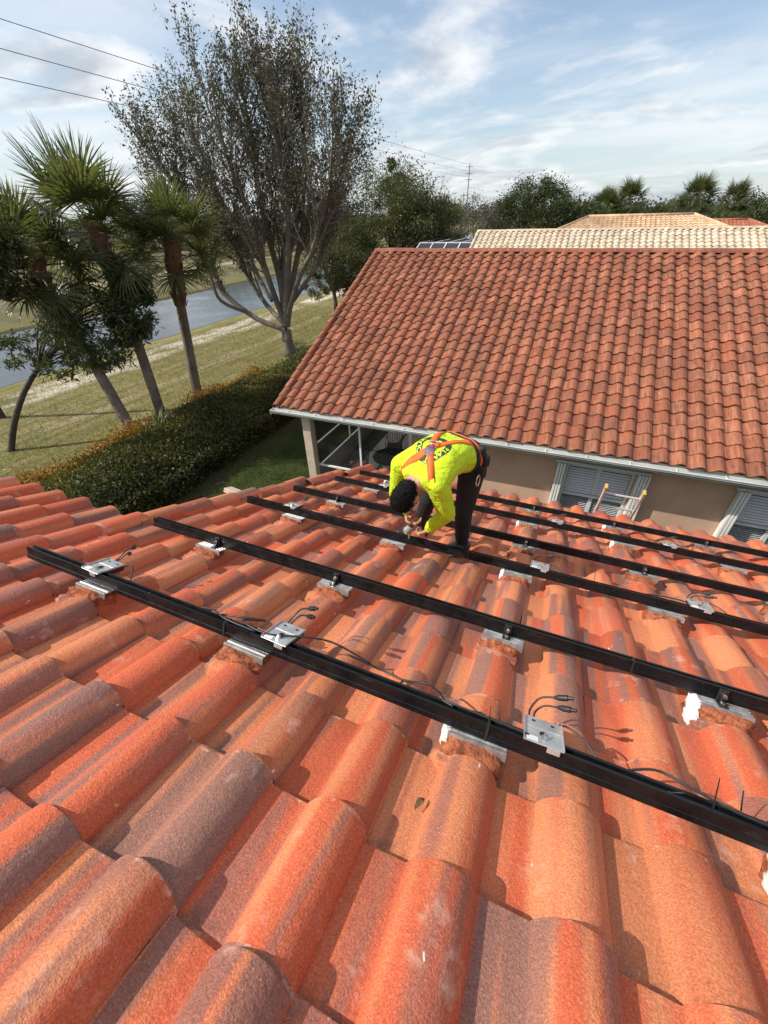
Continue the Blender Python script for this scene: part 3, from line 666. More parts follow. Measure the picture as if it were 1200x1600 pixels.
# ------------------------------------------------------------------ solar racking
RAILS = [0.722, 1.448, 2.366, 3.075, 3.958, 4.67]; RZ0, RZ1, RW = 0.114, 0.172, 0.040
RNAME = ['the nearest rail', 'the second rail', 'the third rail', 'the fourth rail', 'the fifth rail', 'the farthest rail']
def build_rails():
    labels = ['nearest of the six black roof rails, with grey boxes clipped on it', 'second nearest black roof rail, held by shiny bolted brackets', 'third black roof rail, the one the worker bends over',
              'fourth black roof rail, passing behind the worker’s legs', 'fifth black roof rail, second from the far eave', 'farthest black roof rail, along the far eave of the roof']
    w = RW/2; z0, z1 = RZ0, RZ1
    prof = [(-w, z0), (w, z0), (w, z1), (0.009, z1), (0.009, z1-0.012), (0.014, z1-0.012), (0.014, z1-0.022), (-0.014, z1-0.022), (-0.014, z1-0.012), (-0.009, z1-0.012), (-0.009, z1), (-w, z1), (-w, z1-0.012), (-w+0.003, z1-0.014), (-w+0.003, z0+0.020), (-w, z0+0.018)]
    xend = 5.0
    for k, s in enumerate(RAILS):
        e = empty('mounting_rail', RP(-2.30, s), (0, 0, 0), labels[k], 'rail', 'black solar rails')
        sag = [(-2.305, 0), (-1.2, 0.004), (0.1, -0.006), (1.4, 0.003), (xend, 0)]
        cuts = {0: [-1.04, 0.02, 0.79], 1: [0.55], 2: [-0.35], 3: [0.5], 4: [0.62], 5: [0.1]}[k]
        xs = [-2.305]+cuts+[xend]
        for a, b in zip(xs, xs[1:]):
            mb = MB(); g = 0.0018; mb.extrude([(y, z) for y, z in prof], RP(a+g, s, 0), RP(b-g, s, 0), RS, RN); o = mb.build('rail_section', M['rail']); child_at(o, e)
        for c in cuts:   # splice strap round the joint
            mb = MB(); mb.box(RP(c, s, (z0+z1)/2), (0.008, RW+0.004, z1-z0+0.003), ROOF_M.to_3x3()); child_at(mb.build('splice_strap', M['black']), e)
build_rails()

def rough_lump(mb, c, d, seed, rm, cut=0.0):
    """uneven broken block of mortar foam; c,d in roof space"""
    bm = bmesh.new(); bmesh.ops.create_icosphere(bm, subdivisions=3, radius=1); r = np.random.default_rng(seed); ph = r.uniform(0, 6, 12)
    for v in bm.verts:
        p = v.co.copy(); q = Vector([math.copysign(abs(a)**0.55, a) for a in p])
        n = 1+0.10*math.sin(p.x*5+ph[0])*math.sin(p.y*6+ph[1])+0.07*math.sin(p.z*9+ph[2]+p.x*4)+0.05*math.sin(p.x*17+ph[3])*math.sin(p.y*15+ph[4]+p.z*11)+r.normal(0, .022)
        q = q*n; v.co = RP(c[0]+q.x*d[0], c[1]+q.y*d[1], max(0.0, c[2]+q.z*d[2]))
    bm.verts.index_update(); mb.add([v.co.copy() for v in bm.verts], [[v.index for v in f.verts] for f in bm.faces]); bm.free()

ORD = ['leftmost', 'second from left', 'third from left', 'fourth from left', 'fifth from left']
def build_mounts():
    rm = ROOF_M.to_3x3()
    lay = {0: [-7, -4, -1, 2], 1: [-7, -4, -1, 2], 2: [-7, -4, -1, 2], 3: [-7, -1, 2, 5], 4: [-7, -1, 2, 5], 5: [-7, -1, 2, 5]}
    sealed = {(0, 2): 1.0, (1, 2): 1.0, (2, -1): 0.5, (4, 2): 0.6, (5, 2): 0.7, (0, -1): 0.4, (4, -1): .5, (5, -7): .6}
    off = {0: -0.02, 1: -0.02, 2: 0.0, 3: 0, 4: 0.02, 5: 0.02}
    for k, ids in lay.items():
        s = RAILS[k]
        for j, i in enumerate(ids):
            X = 0.287+W1*i+(-0.035 if i < -2 else 0); r = random.Random(k*31+i); X += r.uniform(-.012, .012)
            ps = s-(0.008 if k == 0 else 0.042)+r.uniform(-.006, .006)
            extra = ', white sealant' if (k, i) in sealed and sealed[(k, i)] > .55 else ''
            e = empty('roof_mount', RP(X, ps, 0), (0, 0, 0), '%s bracket foot on red mortar under %s%s' % (ORD[j], RNAME[k], extra), 'roof mount', 'rail feet set in mortar')
            mb = MB(); rough_lump(mb, (X, ps-0.018, 0.043), (0.102, 0.070, 0.060) if k == 0 or i == 2 else (0.092, 0.056, 0.058), k*17+i+50, rm); child_at(mb.build('mortar_bed', M['foam'], None, True, 60), e)
            # smear of mortar lapped on the tiles in front
            mb = MB(); rough_lump(mb, (X-0.01, ps-0.080, 0.030), (0.098, 0.050, 0.042), k*19+i+90, rm); child_at(mb.build('mortar_smear', our_tile, None, True, 60), e)
            # ribbed foot channel
            mb = MB(); yaw = rm @ Matrix.Rotation(r.uniform(-.05, .05), 3, 'Z'); L, Wd, zt = 0.19, 0.075, 0.1065
            cpt = RP(X+0.01, ps, zt)
            mb.box(cpt, (L, Wd, 0.006), yaw, .0015)
            for q in (-0.036, -0.018, 0.0, 0.018, 0.036): mb.box(cpt+yaw @ Vector((0, q, 0.0045)), (L-.004, 0.004, 0.004), yaw)
            mb.box(cpt+yaw @ Vector((0, -Wd/2, -0.012)), (L, 0.004, 0.028), yaw); child_at(mb.build('foot_plate', M['alu']), e)
            # black L-bracket on the near face of the rail, with clamp and bolt
            bx = X+0.01+r.uniform(-.02, .03); near = k in (1, 3, 5); sy = s-RW/2-0.006 if near else s+RW/2+0.006
            mb = MB(); mb.box(RP(bx, sy, 0.140), (0.034, 0.008, 0.058), rm, .0015); mb.box(RP(bx, sy+(-0.020 if near else 0.02), 0.1135), (0.034, 0.04, 0.006), rm, .0015)
            mb.box(RP(bx, sy+(-.009 if near else .009), 0.140), (0.012, 0.010, 0.05), rm, .002); br = mb.build('bracket', M['black']); child_at(br, e)
            mb = MB(); a = RP(bx+.002, sy+(-.004 if near else .004), 0.148); d = RS*(-1 if near else 1)
            mb.tube([a, a+d*0.012], 0.010, 6); mb.tube([a+d*0.0121, a+d*0.026], 0.0045, 8); mb.tube([RP(bx, sy+(-.024 if near else .024), 0.116), RP(bx, sy+(-.024 if near else .024), 0.128)], 0.009, 6); child_at(mb.build('bolt', M['steel'], None), e)
            if (k, i) in sealed:
                mb = MB(); q = sealed[(k, i)]; rough_lump(mb, (X-0.088, ps-0.012, 0.078), (0.012+.008*q, 0.034+.006*q, 0.036), k*7+i+300, rm)
                if q > .9: rough_lump(mb, (X-0.100, ps-0.05, 0.05), (0.020, 0.04, 0.032), k*7+i+301, rm)
                child_at(mb.build('sealant_dab', M['sealant'], None, True), e)
build_mounts()

def build_boxes():
    """module-level power boxes clipped on the rails, with pigtail leads"""
    rm = ROOF_M.to_3x3()
    lay = [(0, -1.83, 'silver power box clipped near the left end of the nearest rail'), (0, -0.80, 'silver power box in the middle of the nearest rail'), (0, 0.185, 'silver power box with black plugs toward the right of the nearest rail'),
           (2, -1.86, 'small silver power box near the left end of the third rail'), (2, 0.13, 'silver power box on the third rail, right of the worker'), (2, 1.06, 'silver power box on the third rail near the right edge of the picture'),
           (4, 0.26, 'silver power box on the fifth rail, just right of the worker'), (4, 1.26, 'silver power box on the fifth rail, further right'), (4, -1.66, 'silver power box on the fifth rail, left of the worker')]
    for n, (k, x, lab) in enumerate(lay):
        r = random.Random(n+3); s = RAILS[k]; zt = RZ1+0.004
        e = empty('power_box', RP(x, s, zt), (0, 0, 0), lab, 'power box', 'grey boxes clipped on the rails')
        tl = Matrix.Rotation(-0.10 if k == 0 and x > 0 else 0.03, 3, 'X'); rot = rm @ Matrix.Rotation(r.uniform(-.08, .08), 3, 'Z') @ tl
        O = RP(x, s-0.014, zt)
        def L(a, b, c): return O+rot @ Vector((a*.82, b*.82, c*.9))
        mb = MB(); mb.box(L(0, 0.070, 0.0), (0.1164, 0.1353, 0.0030), rot, .001)
        mb.box(L(0.035, -0.018, -0.006), (0.0369, 0.0033, 0.0160), rot); mb.box(L(-0.071, 0.07, 0.004), (0.0025, 0.1312, 0.0080), rot); mb.box(L(0.071, 0.07, 0.004), (0.0025, 0.1312, 0.0080), rot)
        mb.box(L(0, 0.085, 0.003), (0.1066, 0.0033, 0.0030), rot); child_at(mb.build('cover_plate', M['plate']), e)
        mb = MB(); mb.box(L(0, 0.098, -0.0175), (0.1050, 0.0861, 0.0300), rot, .006); child_at(mb.build('housing', M['black']), e)
        mb = MB(); mb.box(L(-0.042, 0.010, 0.0026), (0.0369, 0.0197, 0.0016), rot); child_at(mb.build('printed_label', M['labelp']), e)
        mb = MB()
        for a in (-0.036, 0.036): mb.box(L(a, 0.125, 0.0027), (0.0107, 0.0074, 0.0018), rot)
        mb.tube([L(0.0, 0.052, 0.0016), L(0.0, 0.052, 0.0042)], 0.012, 12); child_at(mb.build('slot', M['black']), e)
        mb = MB(); mb.tube([L(0.002, 0.025, 0.0), L(0.002, 0.025, 0.012)], 0.009, 6); mb.tube([L(0.002, 0.025, 0.0121), L(0.002, 0.025, 0.022)], 0.004, 6); child_at(mb.build('bolt', M['steel']), e)
        # leads
        for q, (a, pts) in enumerate([(-0.045, [(-0.045, 0.148, -0.015), (-0.05, 0.195, 0.0), (-0.02, 0.225, 0.045), (0.035, 0.215, 0.072)]), (-0.03, [(-0.03, 0.148, -0.015), (-0.03, 0.19, 0.0), (0.0, 0.205, 0.030), (0.05, 0.185, 0.052)])]):
            if n in (4, 6, 7) and q: continue
            sc = 1.0 if k == 0 else 0.7
            P = spline([L(p[0], 0.148+(p[1]-0.148)*sc, p[2]*sc) for p in pts], 5); mb = MB(); mb.tube(P, 0.0035, 6); child_at(mb.build('lead', M['cable'], None, True), e)
            d = (P[-1]-P[-2]).normalized(); mb = MB(); mb.tube([P[-1]-d*.004, P[-1]+d*0.006, P[-1]+d*0.012, P[-1]+d*0.040, P[-1]+d*0.041, P[-1]+d*0.058], [0.005, 0.008, 0.010, 0.010, 0.006, 0.006], 8); child_at(mb.build('plug', M['black'], None, True, 50), e)
        if n != 1:
            pts = [(0.055, 0.148, -0.015), (0.09, 0.175, -0.005), (0.16, 0.13, -0.012), (0.24, 0.05, -0.05), (0.30, 0.035, -0.045), (0.38, 0.03, -0.035), (0.46, 0.02, -0.002)]
            mb = MB(); mb.tube(spline([L(*p) for p in pts], 5), 0.0036, 6); child_at(mb.build('lead', M['cable'], None, True), e)
build_boxes()

def build_cables():
    def cable(lab, paths, k, ties=(), rad_=0.004, name='loose_cable'):
        p0 = paths[0][0]; e = empty(name, RP(*p0), (0, 0, 0), lab, 'cable', 'black leads by the rails')
        for p in paths:
            mb = MB(); mb.tube(spline([RP(q[0], q[1], q[2]+.022) for q in p], 6), rad_, 6); child_at(mb.build('lead', M['cable'], None, True), e)
        for x, s, ln in ties:
            mb = MB(); mb.tube([RP(x, s, RZ1-.005), RP(x-.006, s+.012, RZ1+ln)], [0.0022, 0.0014], 4); child_at(mb.build('cable_tie', M['black']), e)
    s = RAILS[0]
    cable('thin lead looping off the nearest rail, left of its middle box', [[(-1.60, s+.06, .12), (-1.45, s+.10, .05), (-1.33, s+.13, .055), (-1.22, s+.10, .09), (-1.25, s+.05, .12), (-1.15, s+.035, .15), (-1.05, s, .156), (-0.9, s-.002, .152)],
          [(-1.12, s+.05, .13), (-1.0, s+.06, .15), (-.93, s+.10, .14), (-.99, s+.03, .155), (-.85, s, .160), (-.7, s+.06, .165), (-.6, s+.11, .145), (-.45, s+.13, .10)]], 0, [(-1.05, s, .03)])
    cable('lead arching in a loop beside the nearest rail, between two boxes', [[(-.55, s+.12, .11), (-.42, s+.14, .085), (-.31, s+.12, .09), (-.22, s+.12, .11), (-.16, s+.06, .14), (-.12, s+.01, .156), (0.02, s+.002, .158), (.14, s, .156)], [(-.31, s+.12, .085), (-.30, s+.06, .10), (-.18, s+.03, .14), (-.10, s, .153)]], 0, [(0.02, s-.004, .05), (.05, s+.03, .02)])
    cable('lead running off the nearest rail at the right edge of the picture', [[(.40, s+.02, .13), (.50, s+.06, .15), (.58, s+.03, .158), (.7, s, .157), (.95, s, .157)]], 0, [(.625, s-.004, .085), (.70, s+.03, .05)])
    s = RAILS[2]
    cable('black lead trailing from the third rail left of the worker', [[(-1.75, s+.12, .10), (-1.6, s+.2, .09), (-1.5, s+.16, .1), (-1.42, s+.24, .1), (-1.3, s+.1, .13), (-1.2, s+.01, .155)]], 2)
    cable('black lead hanging behind the third rail at the right of the picture', [[(.75, s+.08, .12), (.85, s+.13, .12), (1.0, s+.12, .13), (1.2, s+.1, .1), (1.35, s+.04, .13), (1.42, s+.01, .155)]], 2, [(0.47, s, .08)])
    s = RAILS[3]
    cable('black lead trailing from the fourth rail left of the worker', [[(-1.75, s+.1, .12), (-1.6, s+.18, .1), (-1.45, s+.14, .12), (-1.3, s+.22, .1), (-1.15, s+.26, .09), (-1.0, s+.1, .14)]], 3, [(-1.38, s, .10)])
    s = RAILS[4]
    cable('black lead lying behind the fifth rail toward the right', [[(1.36, s+.1, .12), (1.5, s+.07, .1), (1.7, s+.1, .1), (1.85, s+.04, .12), (2.0, s, .155)]], 4)
    # bits of debris on the tiles
    def leaf(lab, X, s, h, ln, wd, yaw):
        mb = MB(); n = 7; V = []
        for k in range(n):
            t = k/(n-1); w_ = wd*math.sin(math.pi*min(.98, t+.02))*0.5; z = 0.006+0.012*math.sin(t*3)
            d = Vector((math.cos(yaw), math.sin(yaw), 0)); p = Vector((-math.sin(yaw), math.cos(yaw), 0))
            for q in (-1, 0, 1): a = d*(t-.5)*ln+p*w_*q; V.append(RP(X+a.x, s+a.y, h+z+(0.006 if q else 0)))
        mb.add(V, [(k*3+q, k*3+q+1, (k+1)*3+q+1, (k+1)*3+q) for k in range(n-1) for q in (0, 1)]); o = mb.build('dry_leaf', M['dryleaf'], None, True); tag(o, lab, 'leaf')
    leaf('small curled brown dry leaf lying in a tile pan', *[(-0.112, .458, .026, .045, .020, 1.2)][0])
    leaf('narrow dry leaf caught in the gap between two near tiles', -0.352, .255, .03, .055, .012, .9)
build_cables()

# ------------------------------------------------------------------ ladder in the gap
def build_ladder():
    e = empty('ladder', (1.19, 6.3, 0), label='pale aluminium ladder leaning up past the far eave, by the first window', cat='ladder')
    top = Vector((1.20, 5.62, ZC-3.17)); foot = Vector((1.20, 6.75, 0.0)); ax = (top-foot); hw = 0.235
    for sx in (-1, 1):
        mb = MB(); o = Vector((sx*hw, 0, 0)); d = ax.normalized(); rot = d.to_track_quat('Z', 'Y').to_matrix()
        L = ax.length; mb.box(foot+o+d*L*.5, (0.032, 0.075, L), rot, .004); child_at(mb.build('side_rail', M['ladder_red']), e)
        mb = MB(); mb.box(top+o+d*0.01, (0.040, 0.085, 0.05), rot, .006); child_at(mb.build('end_cap', M['yellow']), e)
    for k in range(1, 13):
        p = top-ax.normalized()*(0.13+0.28*(k-1)); mb = MB(); mb.tube([p+Vector((-hw, 0, 0)), p+Vector((hw, 0, 0))], 0.017, 8); child_at(mb.build('rung', M['ladder'], None, True, 40), e)
build_ladder()

# ------------------------------------------------------------------ vegetation helpers
def leaves(P, size, asp=0.45, bias=None, up=0.0, fold=0.15, seed=1):
    """diamond leaves: P (n,3). returns V,F"""
    r = np.random.default_rng(seed); n = len(P); P = np.asarray(P, float)
    d = r.normal(size=(n, 3)); d[:, 2] += up
    if bias is not None: d += np.asarray(bias)
    d /= np.linalg.norm(d, axis=1)[:, None]+1e-9
    a = r.normal(size=(n, 3)); s = np.cross(d, a); s /= np.linalg.norm(s, axis=1)[:, None]+1e-9; nn = np.cross(s, d)
    L = (size*(0.6+0.8*r.random(n)))[:, None]
    V = np.empty((n, 4, 3)); V[:, 0] = P; V[:, 1] = P+d*L*.5+s*L*asp*.5+nn*L*fold; V[:, 2] = P+d*L; V[:, 3] = P+d*L*.5-s*L*asp*.5+nn*L*fold
    F = np.arange(n*4).reshape(n, 4); return V.reshape(-1, 3), F
def leaf_obj(name, P, size, mat, parent=None, asp=0.45, up=0.0, bias=None, seed=1, tint=None):
    V, F = leaves(P, size, asp, bias, up, seed=seed); r = np.random.default_rng(seed+5)
    ti = np.clip(r.normal(0.5, 0.22, len(F)), 0, 1) if tint is None else np.clip(tint+r.normal(0, .13, len(F)), 0, 1)
    return link(name, npmesh(name, V, F, mat, ti), parent)

L_dark = leaf_mat('dark leaf', (0.024, 0.034, 0.013), (0.054, 0.070, 0.025), (0.110, 0.124, 0.048), 0.35)
L_oak = leaf_mat('winter leaf', (0.040, 0.040, 0.027), (0.088, 0.084, 0.056), (0.170, 0.152, 0.112), 0.28, 0.4)
L_mid = leaf_mat('olive leaf', (0.036, 0.044, 0.018), (0.076, 0.085, 0.032), (0.145, 0.142, 0.060), 0.35)
L_brown = leaf_mat('grey brown twig leaf', (0.050, 0.045, 0.034), (0.094, 0.083, 0.062), (0.15, 0.132, 0.098), 0.2)
L_hedge = leaf_mat('hedge leaf', (0.022, 0.030, 0.009), (0.070, 0.078, 0.020), (0.20, 0.165, 0.035), 0.3, 0.6)
L_croton = leaf_mat('orange leaf', (0.10, 0.07, 0.012), (0.30, 0.14, 0.02), (0.42, 0.26, 0.04), 0.35)
L_palm = leaf_mat('palm frond', (0.040, 0.052, 0.020), (0.092, 0.108, 0.042), (0.19, 0.19, 0.085), 0.42, 0.38)
L_silver = leaf_mat('silver green blade', (0.12, 0.15, 0.08), (0.24, 0.27, 0.17), (0.38, 0.40, 0.28), 0.3)
B_grey = bark_mat('grey bark', (0.095, 0.080, 0.062), (0.20, 0.175, 0.140))
B_palm = bark_mat('palm trunk', (0.085, 0.064, 0.050), (0.25, 0.205, 0.165), 5, 2.2, 1.0)
B_boot = bark_mat('palm boots', (0.095, 0.045, 0.026), (0.26, 0.135, 0.078), 9, 0.3)
B_dark = bark_mat('dark bark', (0.035, 0.028, 0.022), (0.085, 0.070, 0.055))
B_twig = bark_mat('pale twigs', (0.16, 0.14, 0.115), (0.27, 0.24, 0.205))

class Grow:
    def __init__(s, seed): s.r = random.Random(seed); s.mb = MB(); s.leaf = []; s.tips = []
    def rv(s): return Vector((s.r.gauss(0, 1), s.r.gauss(0, 1), s.r.gauss(0, 1)))
    def branch(s, p, d, L, r0, depth, maxd, wob=0.12, trop=0.10, split=(3, 4), ang=0.5, leafd=2, lstep=0.06, ratio=0.62, lspread=0.1):
        n = max(3, int(L/0.35) if depth < 2 else 4); d = d.normalized(); pts = [p.copy()]; q = p.copy()
        for i in range(n):
            d = (d+s.rv()*wob*0.6+Vector((0, 0, trop))).normalized(); q = q+d*(L/n); pts.append(q.copy())
        r1 = r0*(0.45 if depth < maxd else 0.25); s.mb.tube(pts, [r0+(r1-r0)*i/n for i in range(n+1)], [9, 7, 5, 4, 3, 3][min(depth, 5)], caps=False)
        if depth >= leafd:
            m = int(L/lstep)
            for i in range(m):
                t = (i+s.r.random())/m; a = int(t*n); f = t*n-a; b = pts[a].lerp(pts[min(a+1, n)], f)
                s.leaf.append(b+s.rv()*lspread*0.6)
        if depth >= maxd: s.tips.append(q); return
        m = s.r.randint(*split)
        for j in range(m):
            t = (j+0.6+0.4*s.r.random())/m; t = 0.25+0.75*t; a = min(int(t*n), n-1); b = pts[a].lerp(pts[a+1], min(1, t*n-a)); dd = (pts[a+1]-pts[a]).normalized()
            side = dd.cross(s.rv()).normalized(); k = ang*(0.6+0.7*s.r.random())
            s.branch(b, dd*math.cos(k)+side*math.sin(k), L*ratio*(0.75+0.5*s.r.random()), max(0.004, (r0+(r1-r0)*t)*0.62), depth+1, maxd, wob, trop, split, ang, leafd, lstep, ratio, lspread)
        # leader goes on
        s.branch(q, d, L*ratio, r1, depth+1, maxd, wob, trop, split, ang, leafd, lstep, ratio, lspread)

def big_tree():
    base = Vector((-14.25, 20.15, 0)); e = empty('oak_tree', base, (0, 0, 0), 'tall vase-shaped tree with sparse grey-brown leaves beside the canal', 'tree')
    g = Grow(3); fork = base+Vector((0.0, 0, 1.35))
    g.mb.tube([base+Vector((0, 0, -.1)), base+Vector((0, 0, .25)), base+Vector((-.02, 0, .8)), fork], [0.42, 0.33, 0.28, 0.27], 12)
    def limb(path, r0, dens=1.0):
        P = spline(path, 4); n = len(P)-1; g.mb.tube(P, [r0*(1-0.62*i/n) for i in range(n+1)], 8, caps=False)
        for i in range(2, n+1):
            t = i/n; dd = (P[i]-P[i-1]).normalized(); k = 1 if t < .35 else (2 if i % 2 else 1)
            if t < 0.22: continue
            for _ in range(k):
                side = dd.cross(g.rv()).normalized(); an = 0.35+0.35*g.r.random()
                g.branch(P[i], (dd*math.cos(an)+side*math.sin(an)+Vector((0, 0, .35))), 1.35+0.55*g.r.random(), r0*(1-.62*t)*0.5, 1, 3, 0.20, 0.085, (2, 4), 0.60, 2, 0.034, 0.68, 0.11)
        g.branch(P[-1], dd, 1.3, r0*.36, 1, 3, .15, .1, (2, 4), .48, 2, .04, .70, 0.09)
    F = fork; B = base
    def W(px, py, y): return at_y(px if py > 440 else 425+(px-425)*.88, py+(0 if py > 300 else 10), y)
    limb([F, W(400, 497, 19.9), W(350, 458, 19.7), W(318, 420, 19.6), W(295, 370, 19.4), W(268, 310, 19.2), W(240, 262, 19.0)], 0.16)
    limb([F+Vector((0, 0, .3)), W(418, 478, 20.8), W(388, 440, 21.2), W(358, 385, 21.6), W(325, 310, 22.0), W(295, 225, 22.2)], 0.15)
    limb([F+Vector((0, .05, .25)), W(428, 460, 19.9), W(410, 410, 19.5), W(385, 340, 19.2), W(355, 260, 19.0), W(338, 212, 18.9)], 0.17)
    limb([F+Vector((.05, 0, .2)), W(440, 440, 20.3), W(422, 380, 20.6), W(402, 290, 20.8), W(390, 210, 20.9), W(380, 168, 21.0)], 0.19)
    limb([F+Vector((.08, 0, .2)), W(452, 440, 20.0), W(455, 370, 19.8), W(442, 275, 19.7), W(432, 205, 19.8), W(424, 178, 20.0)], 0.20)
    limb([F+Vector((.1, 0, .2)), W(462, 440, 20.5), W(474, 380, 20.9), W(480, 300, 21.1), W(484, 230, 21.2), W(482, 190, 21.2)], 0.17)
    limb([F+Vector((.1, 0, .5)), W(475, 430, 19.6), W(495, 395, 19.3), W(512, 340, 19.1), W(525, 290, 19.0), W(530, 245, 19.0)], 0.14)
    limb([W(458, 470, 20.1), W(490, 435, 20.4), W(512, 405, 20.8), W(530, 355, 21.2), W(540, 310, 21.4)], 0.11)
    limb([W(392, 490, 19.9), W(345, 470, 18.9), W(315, 430, 18.5), W(285, 375, 18.3), W(250, 315, 18.2)], 0.10)
    limb([W(440, 450, 20.2), W(445, 390, 21.0), W(452, 320, 22.0), W(450, 250, 22.4), W(452, 205, 22.5)], 0.13)
    limb([W(425, 470, 20.2), W(400, 430, 20.6), W(372, 370, 20.9), W(335, 300, 21.0), W(310, 250, 21.0)], 0.11)
    tr = g.mb.build('trunk', B_grey, None, True); child_at(tr, e)
    P = np.array([tuple(p) for p in g.leaf])
    print('oak leaves', len(P))
    if len(P) > 66000: P = P[np.random.default_rng(1).permutation(len(P))[:66000]]
    cl = leaf_obj('crown', P, 0.105, L_oak, None, 0.55, seed=4); child_at(cl, e)
big_tree()

# ------------------------------------------------------------------ palms
def frond_mesh(name, seed, nl=40, L=1.12, petiole=1.05, droop=0.35):
    r = random.Random(seed); mb = MB(); tints = []
    pp = [Vector((t*petiole, 0, -0.10*t*t*petiole)) for t in (0, .33, .66, 1)]; mb.tube(pp, [0.022, 0.016, 0.012, 0.010], 4, caps=False); tints += [0.55]*12
    o = pp[-1]
    for k in range(nl):
        a = -2.25+4.5*k/(nl-1)+r.gauss(0, .03); l = L*(0.72+0.28*math.cos(a*0.55))*(0.9+.2*r.random()); w = 0.021
        d = Vector((math.cos(a), math.sin(a), 0.22+0.10*math.cos(a*2)+r.gauss(0, .06))).normalized(); s = Vector((-math.sin(a), math.cos(a), 0))
        pts = []; p = o.copy(); dd = d.copy(); ns = 4
        for i in range(ns+1):
            pts.append(p.copy()); dd = (dd+Vector((0, 0, -droop*(0.15+0.5*i/ns)*(0.7+.6*r.random())))).normalized(); p = p+dd*(l/ns)
        V = []
        for i, q in enumerate(pts):
            ww = w*(0.5 if i == 0 else (1.1 if i < 3 else (0.7 if i == 3 else 0.08)))
            V += [q-s*ww, q+s*ww+Vector((0, 0, .004))]
        mb.add(V, [(2*i, 2*i+1, 2*i+3, 2*i+2) for i in range(ns)]); tn = r.gauss(.5, .16); tints += [min(1, max(0, tn))]*ns
    me = mb.mesh(name, L_palm); a = me.attributes.new('tint', 'FLOAT', 'FACE'); a.data.foreach_set('value', tints[:len(me.polygons)]+[.5]*(len(me.polygons)-len(tints))); return me
FR = [frond_mesh('palm_frond_%d' % k, 20+k, droop=[.22, .38, .5][k]) for k in range(3)]

def palm(path, label, r0=0.15, nf=30, seed=1, boots=True, scale=1.0, lowboot=0.5, group='cabbage palms by the hedge', spread=1.0):
    P = spline([Vector(p) for p in path], 6); e = empty('palm_tree', P[0], (0, 0, 0), label, 'palm', group); r = random.Random(seed); n = len(P)-1
    mb = MB(); mb.tube(P, [r0*(1.25 if i == 0 else 1.0-0.12*math.sin(3*i/n)) for i in range(n+1)], 12); child_at(mb.build('trunk', B_palm, None, True), e)
    top = P[-1]; ax = (P[-1]-P[-4]).normalized()
    if boots:
        mb = MB(); tot = 0; ib = int(n*lowboot)
        for i in range(ib, n):
            for lev in range(3):
                p = P[i].lerp(P[i+1], lev/3); d = (P[i+1]-P[i]).normalized(); u = d.orthogonal().normalized(); w = d.cross(u)
                for q in range(7):
                    a = 2*math.pi*(q+0.5*(lev % 2)+.17*i)/7+r.gauss(0, .12); ra = u*math.cos(a)+w*math.sin(a); ta = -u*math.sin(a)+w*math.cos(a)
                    rr = r0*0.95; l = 0.20+.12*r.random(); o = 0.06+.09*r.random()
                    b0 = p+ra*rr; tp = p+d*l+ra*(rr+o)
                    mb.add([b0-ta*.06, b0+ta*.06, tp+ta*.028, tp-ta*.028, b0+ra*.03-ta*.03-d*.02, b0+ra*.03+ta*.03-d*.02], [(0, 1, 2, 3), (4, 5, 1, 0), (4, 3, 2, 5), (0, 3, 4), (1, 5, 2)])
        o = mb.build('leaf_boots', B_boot); o['kind'] = 'stuff'; child_at(o, e)
    for k in range(nf):
        t = k/nf; az = k*2.39996+r.gauss(0, .2); el = 1.30-1.95*t+r.gauss(0, .16)
        d = Vector((math.cos(az)*math.cos(el), math.sin(az)*math.cos(el), math.sin(el)))
        R = Matrix.Rotation(az, 4, 'Z') @ Matrix.Rotation(-el, 4, 'Y') @ Matrix.Rotation(r.gauss(0, .35), 4, 'X')
        sc = scale*(0.85+.3*r.random())
        o = link('frond', FR[0 if el > .5 else (1 if el > -.2 else 2)], None); o.matrix_basis = Matrix.Translation(top-ax*(0.05+.25*t)+d*r0*.6) @ R @ Matrix.Scale(sc, 4); child_at(o, e)
Y = at_y
palm([Y(206, 672, 9.0), Y(150, 575, 9.0), Y(105, 505, 8.9), Y(72, 455, 8.8), Y(52, 405, 8.7)], 'leftmost cabbage palm, trunk leaning hard left, crown behind green branches', 0.18, 28, 1, lowboot=.45, scale=.82)
palm([Y(253, 650, 10.3), Y(218, 545, 10.3), Y(185, 450, 10.4), Y(163, 395, 10.4), Y(145, 352, 10.4)], 'middle cabbage palm with red-brown boots, tallest crown of the three', 0.175, 36, 2, lowboot=.42, scale=.98)
palm([Y(310, 622, 12.25), Y(294, 540, 12.25), Y(280, 465, 12.2), Y(272, 415, 12.2), Y(269, 378, 12.2)], 'rightmost cabbage palm with the straightest trunk, behind the hedge', 0.185, 34, 3, lowboot=.46, scale=.84)

